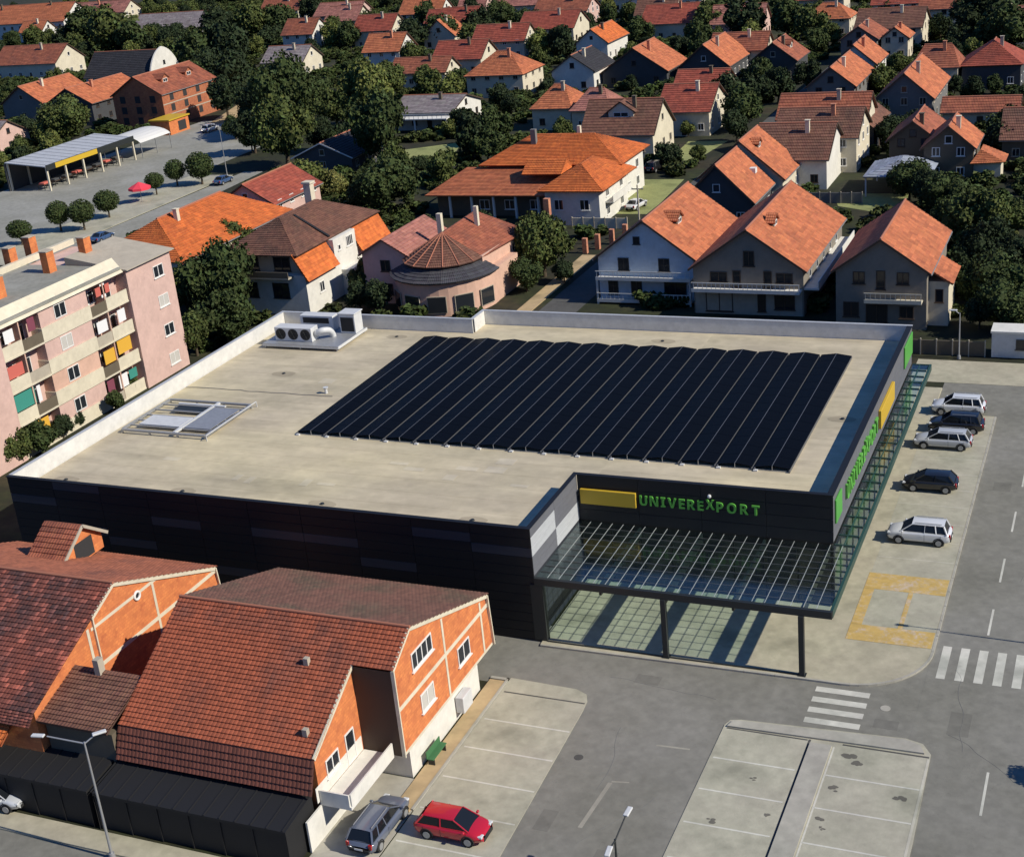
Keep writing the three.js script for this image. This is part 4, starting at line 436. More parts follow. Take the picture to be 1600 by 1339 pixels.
// ================================================================ PINK APARTMENT BLOCK (left)
{ const g = thing('apartment_block', 'pink and cream four storey apartment block with recessed balconies at the left edge', 'apartment block', [-17, 0, -23]); const Z = z => z + 23, D = 12.5, z1 = Z(2), z0 = Z(-46);
  part('wall', box(-D, -1.25, 0, 13.2, z0 + 0.1, z1), M.wall_pink, g);
  part('pink_wall', box(-1.25, 0.35, 0, 13.0, z0, Z(-38.4)), M.wall_pink, g, 'pink blind end of the facade'); part('pink_wall', box(-1.25, 0.3, 0, 13.0, Z(-19.4), z1), M.wall_pink, g);
  // roof: flat grey with raised cream edge and end slab
  part('roof', box(-D - 0.2, 0.15, 13.21, 13.45, Z(-38), z1), M.asphaltOld, g); part('roof_edge', new GB().face([[0.3, 12.9, Z(-38.2)], [0.3, 12.9, z1], [-0.9, 14.35, z1], [-0.9, 14.35, Z(-38.2)]]).face([[-0.9, 14.35, Z(-38.2)], [-0.9, 14.35, z1], [-1.3, 13.45, z1], [-1.3, 13.45, Z(-38.2)]]).geo(), M.wall_cream, g, 'sloped cream roof edge'); part('end_roof', new GB().face([[0.8, 13.1, z0 - 0.4], [0.8, 13.1, Z(-38.1)], [-7, 14.3, Z(-38.1)], [-7, 14.3, z0 - 0.4]]).face([[0.8, 13.0, z0 - 0.4], [0.8, 13.0, Z(-38.1)], [-7, 13.0, Z(-38.1)], [-7, 13.0, z0 - 0.4]]).face([[0.8, 13.0, Z(-38.1)], [0.8, 13.1, Z(-38.1)], [-7, 14.3, Z(-38.1)], [-7, 13.0, Z(-38.1)]]).face([[0.8, 13.0, z0 - 0.4], [0.8, 13.1, z0 - 0.4], [0.8, 13.1, Z(-38.1)], [0.8, 13.0, Z(-38.1)]]).geo(), M.wall_beige, g);
  part('roof_edge', box(-D - 0.2, -D + 0.3, 13.45, 14.1, z0, z1), M.wall_cream, g);
  for (const [x, z, h] of [[-30.7, -40.9, 2.2], [-23.3, -40.8, 2.3], [-30.1, -37, 2.1], [-24, -35.7, 2.2], [-28.5, -28, 2.1], [-23, -27, 2.1]]) { const c = part('chimney', box(x + 17 - 0.45, x + 17 + 0.45, 13.45, 13.45 + h, Z(z) - 0.55, Z(z) + 0.55), M.wall_brick, g); part('cap', box(x + 17 - 0.52, x + 17 + 0.52, 13.45 + h, 13.55 + h, Z(z) - 0.62, Z(z) + 0.62), M.wall_beige, c); }
  const tops = [12.9, 9.65, 6.4, 3.15]; const aw = [mat('awnRed', [0.55, 0.13, 0.1]), mat('awnGreen', [0.04, 0.25, 0.2]), mat('awnYellow', [0.68, 0.38, 0.04]), mat('laundry', [0.75, 0.75, 0.76]), mat('plum', [0.2, 0.05, 0.08])];
  tops.forEach((T, f) => {
    const lo = Math.max(0.02, T - 3.2);
    // centre strip between the bays: pink wall above, cream spandrel below
    part('pink_band', box(-1.25, 0.0, T - 1.75, T, Z(-32.3), Z(-25.2)), f === 2 ? M.wall_salmon : M.wall_pink, g); part('cream_spandrel', box(-1.25, 0.12, lo, T - 1.76, Z(-32.4), Z(-25.1)), M.wall_cream, g);
    windowAt(g, [0.001, T - 0.85, Z(-28.2)], 'x+', 1.7, 1.4, { mull: 1, pane: f === 1 ? M.curtain : M.windowGlass, sill: false });
    for (const [za, zb, b] of [[-38.3, -32.4, 0], [-25.1, -19.5, 1]]) {
      part('balcony_slab', box(-1.25, 0.15, lo - 0.02, lo + 0.14, Z(za), Z(zb)), M.wall_cream, g); const h = Math.max(0.5, 1.25);
      // balcony front: half cream parapet, half open rail with grey sheet
      const m = za + (zb - za) * (b ? 0.5 : 0.58); part('balcony_parapet', box(0.0, 0.1, lo + 0.14, T - 1.85, Z(b ? m : za), Z(b ? zb : m)), M.wall_cream, g); part('balcony_parapet', box(0.0, 0.07, lo + 0.14, T - 2.0, Z(b ? za : m + 0.03), Z(b ? m - 0.03 : zb)), f % 2 ? M.wall_beige : M.wall_brown, g);
      part('partition', box(-1.24, 0.05, lo + 0.14, T, Z(m) - 0.07, Z(m) + 0.07), M.wall_salmon, g);
      windowAt(g, [-1.249, lo + 1.25, Z(za + 1.4)], 'x+', 0.9, 2.0, { name: 'balcony_door', sill: false }); windowAt(g, [-1.249, lo + 1.7, Z(zb - 1.5)], 'x+', 1.5, 1.3, {});
      // awnings, blinds and laundry as hung
      const q = f + b * 4; const put = (k, a0, a1, y0, y1) => part(k === 3 ? 'laundry' : 'awning', new GB().box(-0.12, -0.08, y0, y1, Z(a0), Z(a1)).geo(), aw[k], g);
      if (q === 0) { put(0, -36.0, -33.8, T - 1.4, T - 0.5); put(3, -35.3, -34.6, T - 1.7, T - 0.3); } if (q === 1) { put(3, -37.6, -36.4, T - 1.7, T - 0.4); put(3, -34.6, -33.0, T - 1.8, T - 0.6); } if (q === 2) { put(2, -37.6, -35.4, T - 1.6, T - 0.1); put(2, -34.9, -33.1, T - 1.9, T - 0.5); } if (q === 3) { put(3, -36.0, -34.6, T - 1.8, T - 0.4); put(4, -33.8, -32.7, T - 2.0, T - 0.3); put(1, -37.6, -36.3, T - 1.4, T - 0.4); }
      if (q === 4) { put(3, -21.6, -20.3, T - 1.7, T - 0.5); put(4, -24.6, -23.6, T - 1.6, T - 0.2); } if (q === 5) { put(0, -21.9, -19.8, T - 1.8, T - 0.6); } if (q === 6) { put(1, -22.6, -19.8, T - 1.8, T - 0.2); put(3, -23.4, -22.9, T - 1.9, T - 0.3); } if (q === 7) { put(2, -23.6, -21.4, T - 1.8, T - 0.3); }
    }
    windowAt(g, [0.351, T - 1.5, Z(-43.6)], 'x+', 1.7, 1.3, { pane: f % 2 ? M.curtain : M.windowGlass }); windowAt(g, [0.301, T - 1.3, Z(-14)], 'x+', 1.6, 1.4, {}); windowAt(g, [0.301, T - 1.3, Z(-9)], 'x+', 1.6, 1.4, {});
  });
}

// ================================================================ SPECIAL HOUSES BEHIND THE STORE
// white house with steep orange side roofs
{ const g = thing('mansard_house', 'white house with brown roof, steep bright orange side roofs and tall cream chimney', 'house', [-17, 0, -73.5]); const X = x => x + 17, Z = z => z + 73.5;
  part('wall', box(X(-22), X(-11.4), 0, 4.9, Z(-83.6), Z(-63.6)), M.wall_white, g); part('upper_wall', box(X(-21.9), X(-12.6), 4.9, 7.3, Z(-83.5), Z(-64.6)), M.wall_beige, g); part('wall_bay', box(X(-13), X(-11.39), 4.9, 7.25, Z(-76.4), Z(-70.9)), M.wall_white, g);
  const R = new GB(); slopeInto(R, [X(-18), 10.3, Z(-70)], [X(-18), 10.3, Z(-79)], [X(-11.9), 7.4, Z(-84.4)], [X(-11.9), 7.4, Z(-63.2)], 'brown', 0.45, 1.3, -17, -73); slopeInto(R, [X(-18), 10.3, Z(-79)], [X(-18), 10.3, Z(-70)], [X(-23.2), 7.4, Z(-63.2)], [X(-23.2), 7.4, Z(-84.4)], 'rust', 0.45, 1.3, -27, -73); slopeInto(R, [X(-18), 10.3, Z(-70)], [X(-18), 10.3, Z(-70)], [X(-11.9), 7.4, Z(-63.2)], [X(-23.2), 7.4, Z(-63.2)], 'brown', 0.45, 1.3, -17, -60); slopeInto(R, [X(-18), 10.3, Z(-79)], [X(-18), 10.3, Z(-79)], [X(-23.2), 7.4, Z(-84.4)], [X(-11.9), 7.4, Z(-84.4)], 'brown', 0.45, 1.3, -17, -90); const roof = part('roof', R.geo(), M.roofTile, g);
  for (const [a, b] of [[-70.7, -63.1], [-84.4, -76.5]]) { const S = new GB(); slopeInto(S, [X(-12.6), 7.55, Z(b)], [X(-12.6), 7.55, Z(a)], [X(-10.7), 4.3, Z(a)], [X(-10.7), 4.3, Z(b)], 'orangeBright', 0.4, 1.2, -11, a); part('side_roof', S.geo(), M.roofTile, g, 'steep bright orange side roof'); }
  part('chimney', new GB().box(X(-20.2), X(-19.2), 8, 12, Z(-81), Z(-80)).box(X(-20.35), X(-19.05), 12, 12.25, Z(-81.15), Z(-79.85)).geo(), M.wall_cream, roof); part('roof_gap', new GB().bar([X(-17.2), 10.0, Z(-72.2)], [X(-12.0), 7.62, Z(-71.2)], 0.35, 0.2).geo(), M.black, roof);
  { const c = new GB(); slopeInto(c, [X(-22.6), 8.0, Z(-66)], [X(-22.6), 8.0, Z(-70)], [X(-25.2), 5.6, Z(-70)], [X(-25.2), 5.6, Z(-66)], 'rust', 0.4, 1.2); part('left_roof', c.geo(), M.roofTile, g); }
  for (const [y, h, n] of [[3.0, 1.9, 2], [6.0, 1.7, 2]]) for (let i = 0; i < n; i++) windowAt(g, [X(-19.4 + i * 4.4), y, y > 5 ? Z(-64.6) : Z(-63.6)], 'z+', 2.3, h, { frame: M.frameDark }); part('balcony_slab', box(X(-22.2), X(-13), 4.7, 4.89, Z(-63.59), Z(-62.4)), M.wall_beige, g); part('railing', box(X(-22.2), X(-13), 4.9, 5.6, Z(-62.5), Z(-62.4)), M.wall_brown, g);
  windowAt(g, [X(-11.39), 6.2, Z(-74.8)], 'x+', 1.6, 1.3, { mull: 3 }); windowAt(g, [X(-11.39), 6.0, Z(-72.2)], 'x+', 0.6, 0.7); for (const z of [-81, -77, -67]) windowAt(g, [X(-11.399), 2.6, Z(z)], 'x+', 1.1, 1.3); part('side_porch', box(X(-11.4), X(-10.1), 0, 3.2, Z(-75.5), Z(-72)), M.wall_white, g); part('gate_pillar', box(X(-25.4), X(-25.0), 0, 4.5, Z(-66), Z(-62)), M.wall_cream, g); }
// round pink house
{ const cx = 3.7, cz = -70.7, g = thing('round_house', 'pink two storey house with rounded front and fan shaped brown roof behind the store', 'house', [cx, 0, cz]); const arc = (r, a) => [r * Math.cos(a), r * Math.sin(a)]; const A0 = -0.15, A1 = Math.PI * 0.98;
  const ringWall = (r, y0, y1, NA = 18) => { const b = new GB(); for (let i = 0; i < NA; i++) { const a = A0 + (A1 - A0) * i / NA, c = A0 + (A1 - A0) * (i + 1) / NA, p = arc(r, a), q = arc(r, c); b.quad([p[0], y0, p[1]], [p[0], y1, p[1]], [q[0], y1, q[1]], [q[0], y0, q[1]], [r * a, y0], [r * a, y1], [r * c, y1], [r * c, y0]); b.face([[0, y1, 0], [p[0], y1, p[1]], [q[0], y1, q[1]]]); } return b.geo(); };
  part('round_wall', ringWall(6.2, 0, 4.05), M.wall_salmon, g); part('upper_round_wall', ringWall(4.3, 4.05, 5.7), M.wall_pink, g); part('wall', box(-4.1, 5.0, 0, 5.75, -11.5, 0.2), M.wall_salmon, g); part('side_wall', box(5.01, 6.1, 0, 4.0, -7.5, -0.5), M.wall_salmon, g); part('left_wing', box(-10.2, -4.11, 0, 6.2, -9.5, 1.6), M.wall_pink, g);
  const R = new GB(), NS = 8, ap = [0, 8.4, 0]; for (let i = 0; i < NS; i++) { const a = Math.PI * i / NS, c = Math.PI * (i + 1) / NS, p = arc(5.0, a), q = arc(5.0, c); slopeInto(R, ap, ap, [q[0], 5.55, q[1]], [p[0], 5.55, p[1]], 'brown', 0.42, 0.9, cx + i * 5, cz); } slopeInto(R, ap, [0, 8.6, -9.5], [5.7, 5.5, -12.2], [5.0, 5.55, 0], 'rust', 0.42, 0.9, cx + 9, cz - 9); slopeInto(R, [0, 8.6, -9.5], ap, [-5.0, 5.55, 0], [-5.0, 5.5, -12.2], 'brown', 0.42, 0.9, cx, cz - 15); slopeInto(R, [0, 8.6, -9.5], [0, 8.6, -9.5], [-5.0, 5.5, -12.2], [5.7, 5.5, -12.2], 'rust', 0.42, 0.9, cx - 9, cz);
  const roof = part('roof', R.geo(), M.roofTile, g); for (let i = 1; i < NS; i++) { const p = arc(5.0, Math.PI * i / NS); part('hip_cap', cyl([0, 8.46, 0], [p[0], 5.63, p[1]], 0.09, 0.09, 6), M.ridgeCap, roof); }
  const T = new GB(); for (let i = 0; i < 12; i++) { const B0 = -0.1, B1 = Math.PI * 0.97, a = B0 + (B1 - B0) * i / 12, c = B0 + (B1 - B0) * (i + 1) / 12, p = arc(4.35, a), q = arc(4.35, c), p2 = arc(6.7, a), q2 = arc(6.7, c); slopeInto(T, [p[0], 5.35, p[1]], [q[0], 5.35, q[1]], [q2[0], 4.12, q2[1]], [p2[0], 4.12, p2[1]], 'slate', 0.5, 1.5, i, 0); } part('skirt_roof', T.geo(), M.roofTile, g, 'dark slate skirt roof');
  const L = new GB(); slopeInto(L, [-7.2, 8.0, -9.8], [-7.2, 8.0, 2.0], [-3.8, 6.0, 2.0], [-3.8, 6.0, -9.8], 'pinkish', 0.42, 0.9); slopeInto(L, [-7.2, 8.0, 2.0], [-7.2, 8.0, -9.8], [-10.6, 6.0, -9.8], [-10.6, 6.0, 2.0], 'pinkish', 0.42, 0.9); part('wing_roof', L.geo(), M.roofTile, g); part('wing_gable', new GB().face([[-10.2, 6.2, 1.6], [-4.11, 6.2, 1.6], [-7.2, 7.9, 1.6]]).geo(), M.wall_pink, g);
  for (let i = 0; i < 5; i++) { const a = 0.3 + i * 0.52, p = arc(6.23, a), w = new THREE.BoxGeometry(0.12, 2.0, 2.3); w.rotateY(-a); w.translate(p[0], 1.5, p[1]); const f = part('window', w, M.wall_beige, g); const v = new THREE.BoxGeometry(0.06, 1.85, 2.15); v.rotateY(-a); const p2 = arc(6.28, a); v.translate(p2[0], 1.5, p2[1]); part('pane', v, M.windowGlass, f); }
  for (const y of [1.8, 4.7]) windowAt(g, [-7.2, y, 1.601], 'z+', 1.3, 1.4, { frame: M.woodDark }); for (const z of [-10.4, -8.8]) windowAt(g, [5.001, 4.4, z], 'x+', 0.8, 1.2); part('chimney', box(-2.6, -2.0, 7.2, 9.6, -4.6, -4.0), M.wall_cream, roof); part('chimney', box(1.4, 1.9, 7.6, 10.0, -6.6, -6.1), M.wall_cream, roof); }
// orange hipped villa
{ const g = thing('hipped_villa', 'large villa with many hipped bright orange roofs and white right wing', 'house', [-2, 0, -117]); const X = x => x + 2, Z = z => z + 117;
  part('wall', box(X(-11.3), X(9.4), 0, 5.9, Z(-129), Z(-117.6)), M.wall_white, g); part('right_wing', box(X(2.6), X(10.6), 0, 5.0, Z(-117.6), Z(-105.6)), M.wall_white, g); part('left_wing', box(X(-16.6), X(2.6), 0, 3.2, Z(-117.6), Z(-110.4)), M.wall_brown, g);
  const hip = (x0, x1, z0, z1, ye, yr, ix, iz, key, ox) => { const b = new GB(), a = [X(x0), ye, Z(z1)], c = [X(x1), ye, Z(z1)], d = [X(x1), ye, Z(z0)], e = [X(x0), ye, Z(z0)], m = (z0 + z1) / 2, mx = (x0 + x1) / 2; let r0, r1; if (x1 - x0 > z1 - z0) { r0 = [X(x0 + ix), yr, Z(m)]; r1 = [X(x1 - ix), yr, Z(m)]; slopeInto(b, r0, r1, c, a, key, 0.45, 1.4, ox, 1); slopeInto(b, r1, r0, e, d, key, 0.45, 1.4, ox, 9); slopeInto(b, r1, r1, d, c, key, 0.45, 1.4, ox, 17); slopeInto(b, r0, r0, a, e, key, 0.45, 1.4, ox, 25); } else { r0 = [X(mx), yr, Z(z1 - iz)]; r1 = [X(mx), yr, Z(z0 + iz)]; slopeInto(b, r0, r1, d, c, key, 0.45, 1.4, ox, 3); slopeInto(b, r1, r0, a, e, key, 0.45, 1.4, ox, 11); slopeInto(b, r0, r0, c, a, key, 0.45, 1.4, ox, 19); slopeInto(b, r1, r1, e, d, key, 0.45, 1.4, ox, 27); } return b.geo(); };
  const roof = part('roof', hip(-12.3, 10.3, -130, -116.6, 6.0, 9.3, 6.5, 0, 'orangeBright', 3), M.roofTile, g); part('wing_roof', hip(1.8, 11.6, -119.5, -104.6, 5.0, 7.8, 0, 5, 'orangeBright', 41), M.roofTile, g); part('low_roof', (() => { const b = new GB(); slopeInto(b, [X(-14.5), 5.6, Z(-117.4)], [X(2), 5.6, Z(-117.4)], [X(2.2), 3.4, Z(-108.6)], [X(-17.7), 3.4, Z(-108.6)], 'orange', 0.45, 1.4, 5, 60); slopeInto(b, [X(-14.5), 5.6, Z(-117.4)], [X(-14.5), 5.6, Z(-117.4)], [X(-17.7), 3.4, Z(-108.6)], [X(-17.7), 3.4, Z(-121)], 'rust', 0.45, 1.4, 5, 80); return b.geo(); })(), M.roofTile, g);
  part('band_roof', hip(-3.4, 2.6, -117.5, -112.0, 5.7, 7.4, 0, 2, 'orangeBright', 63), M.roofTile, g);
  part('chimney', box(X(-5.3), X(-4.5), 7.8, 10.4, Z(-121.6), Z(-120.9)), M.wall_grey, roof); part('chimney', box(X(1), X(1.5), 8, 10.2, Z(-124.6), Z(-124)), M.wall_cream, roof); part('upper_strip', box(X(-11), X(2.5), 4.9, 5.88, Z(-117.58), Z(-117.4)), M.darkInside, g); for (const x of [-14, -10.5, -7, -3.5, 0]) part('porch_column', new THREE.CylinderGeometry(0.2, 0.22, 3.3, 10).translate(X(x), 1.65, Z(-109.2)), M.wall_white, g);
  for (const x of [4.6, 8.4]) windowAt(g, [X(x), 2.9, Z(-105.6)], 'z+', 1.4, 1.5); for (const z of [-126, -122, -115, -109]) for (const y of [1.6, 4.2]) { const w = z < -118; windowAt(g, [X(w ? 9.4 : 10.6), y - (w ? 0 : 0.2), Z(z)], 'x+', 1.2, 1.3); } for (const x of [-9, -5, -1]) windowAt(g, [X(x), 1.7, Z(-110.4)], 'z+', 1.6, 1.4); part('porch_post', box(X(3.4), X(4.2), 0, 4.4, Z(-103.6), Z(-102.8)), M.wall_brickPink, g, 'red brick porch pier'); part('balcony', new GB().box(X(10.6), X(11.8), 2.6, 2.8, Z(-116), Z(-108)).box(X(11.7), X(11.8), 2.8, 3.6, Z(-116), Z(-108)).geo(), M.wall_white, g); }
// orange house behind the apartment block and its red neighbour
{ const a = house({ axis: 'z', c: -39.5, e0: -68, e1: -95, hw: 7.6, hr: 8.8, he: 4.8, hip: 6, wall: 'cream', roof: 'orangeBright', label: 'hipped bright orange roof house just behind the pink apartment block', chim: [[5, -1.4]] });
  house({ axis: 'z', c: -42, e0: -98, e1: -112, hw: 5.2, hr: 7.6, he: 4.6, wall: 'pink', roof: 'red', label: 'house with plain red roof behind the bright orange hipped roof', chim: [] });
  const s = thing('garden_shed', 'small bright orange lean-to roof beside the orange hipped house', 'shed', [-30.2, 0, -70]); part('wall', box(-1.6, 1.2, 0, 2.6, -3, 3), M.wall_ochre, s); const R = new GB(); slopeInto(R, [-1.9, 4.0, 3.2], [-1.9, 4.0, -3.2], [1.6, 2.6, -3.2], [1.6, 2.6, 3.2], 'orangeBright', 0.4, 1.2); part('roof', R.geo(), M.roofTile, s); }

// ================================================================ HOUSES OF THE TOWN
{ // three gabled houses right behind the store
  const balcony = (H, y, z0, z1, d, m) => { const g = H.g, l = H.l; part('balcony_slab', box(l, l + d, y - 0.15, y, z0, z1), m, g); const r = new GB(); r.box(l + d - 0.08, l + d, y + 0.001, y + 0.25, z0, z1); r.box(l + d - 0.07, l + d - 0.01, y + 0.85, y + 0.95, z0, z1); for (let z = z0 + 0.05; z < z1; z += 0.5) r.box(l + d - 0.06, l + d - 0.02, y + 0.25, y + 0.85, z - 0.03, z + 0.03); part('balcony_rail', r.geo(), m, g); };
  const A = house({ axis: 'z', c: 27.8, e0: -72.5, e1: -91, hw: 6.1, hr: 9.5, he: 5.0, wall: 'bluewhite', roof: 'orange', label: 'white house with orange roof and two white front balconies behind the store', wins: false, chim: [], gutter: M.whiteMetal }); part('white_fascia', box(-9.2, 9.2, A.he - 0.32, A.he - 0.02, -A.hw - 0.45, -A.hw - 0.11), M.whiteMetal, A.roof);
  balcony(A, 3.0, -5.6, 5.6, 1.4, M.wall_white); balcony(A, 0.4, -5.6, 5.6, 1.4, M.wall_white); for (const z of [-5.5, 5.5]) part('porch_column', box(A.l + 1.15, A.l + 1.35, 0, 2.84, z - 0.1, z + 0.1), M.wall_white, A.g);
  for (const [y, z, w, h] of [[7.2, 0.9, 0.8, 0.9], [4.4, 2.6, 1.3, 1.5], [4.4, -2.2, 1.3, 1.5], [1.7, 4, 1.2, 1.8], [1.7, 1.2, 1.3, 2.0], [1.7, -3.4, 2.6, 1.8]]) windowAt(A.g, [A.l, y, z], 'x+', w, h, { frame: M.frameDark });
  for (let i = 0; i < 5; i++) windowAt(A.g, [-6 + i * 3, 2.6, -A.w], 'z-', 1.1, 1.2); dormer(A, 3.0, { at: 0.4, w: 1.1, h: 0.75, wall: M.wall_brown });
  const B = house({ axis: 'z', c: 40.4, e0: -69.2, e1: -91.5, hw: 6.5, hr: 9.5, he: 5.0, wall: 'taupe', roof: 'orange', label: 'brown gabled house with orange roof and long pale balcony behind the store', wins: false, chim: [] }); dormer(B, 4.5, { at: 0.26, w: 1.0, h: 0.7, wall: M.wall_brown });
  balcony(B, 3.0, -5.9, 5.9, 1.5, M.wall_white); part('lower_wall', box(B.l + 0.002, B.l + 0.05, 0, 2.84, -5.9, 5.9), M.wall_beige, B.g, 'paler lower wall'); for (const [y, z, w, h] of [[6.3, -0.2, 1.2, 1.7], [4.2, 3.2, 1.9, 1.1], [4.0, 1.2, 0.9, 1.9], [4.0, -2.2, 0.9, 1.9], [4.2, -4, 1.8, 1.1], [1.4, 3.2, 3.0, 2.2], [1.4, -1.5, 0.9, 2.0], [1.5, -4, 2.2, 1.6]]) windowAt(B.g, [B.l + (y < 2 ? 0.05 : 0), y, z], 'x+', w, h, { frame: M.woodDark, pane: y < 1.45 && w > 2.5 ? M.wall_beige : M.windowGlass });
  part('side_balcony', new GB().box(-10, 10.6, 2.9, 3.1, -B.w - 1.6, -B.w).box(-10, 10.6, 3.1, 3.9, -B.w - 1.6, -B.w - 1.5).geo(), M.wall_white, B.g, 'long white balcony along the sunlit side'); for (let i = 0; i < 5; i++) windowAt(B.g, [-7 + i * 3.6, 4.0, -B.w], 'z-', 1.0, 1.2);
  const C = house({ axis: 'z', c: 55.0, e0: -66.2, e1: -82.7, hw: 5.0, hr: 9.5, he: 6.0, wall: 'taupe', roof: 'orange', label: 'dark brown gabled house with orange roof at the right rear of the store', wins: false, chim: [] });
  balcony(C, 3.2, -4.2, 1.5, 1.2, M.wall_cream); for (const [y, z, w, h] of [[5.4, 2.2, 1.2, 1.3], [5.2, 0, 0.9, 2.0], [5.4, -2.2, 1.2, 1.3], [2.0, 3, 1.6, 1.6], [1.8, -2.6, 1.4, 1.3], [1.6, 0.4, 2.2, 2.0]]) windowAt(C.g, [C.l, y, z], 'x+', w, h, { frame: M.woodDark });
  { const s = new GB(); slopeInto(s, [6.8, 6.1, -4.6], [0.5, 6.1, -4.6], [0.5, 4.6, -7.0], [6.8, 4.6, -7.0], 'orange', 0.4, 1.2); part('side_roof', s.geo(), M.roofTile, C.g); part('side_wing', new GB().box(1, 6.3, 0, 4.7, -6.5, -C.w).geo(), M.wall_cream, C.g); windowAt(C.g, [6.301, 3.2, -5.6], 'x+', 0.8, 1.4, { frame: M.woodDark }); }
  const D = house({ axis: 'z', c: 27.4, e0: -104.5, e1: -116, hw: 5.2, hr: 8.5, he: 3.4, wall: 'darkgrey', roof: 'orange', label: 'dark gabled house with orange roof and white skylight strip behind the white balcony house', chim: [], noGable: false }); part('skylight', box(-3.6, -2.6, 5.5, 6.2, -3.3, -2.2), M.frameWhite, D.g);
  const E = house({ axis: 'z', c: 27.4, e0: -117, e1: -128, hw: 6.4, hr: 9, he: 3.6, wall: 'cream', roof: 'orange', label: 'orange roofed house with a dark dormer just behind the dark gabled house', chim: [] }); dormer(E, 1.5, { at: 0.3, w: 0.9, h: 0.8, wall: M.wall_brown });
}
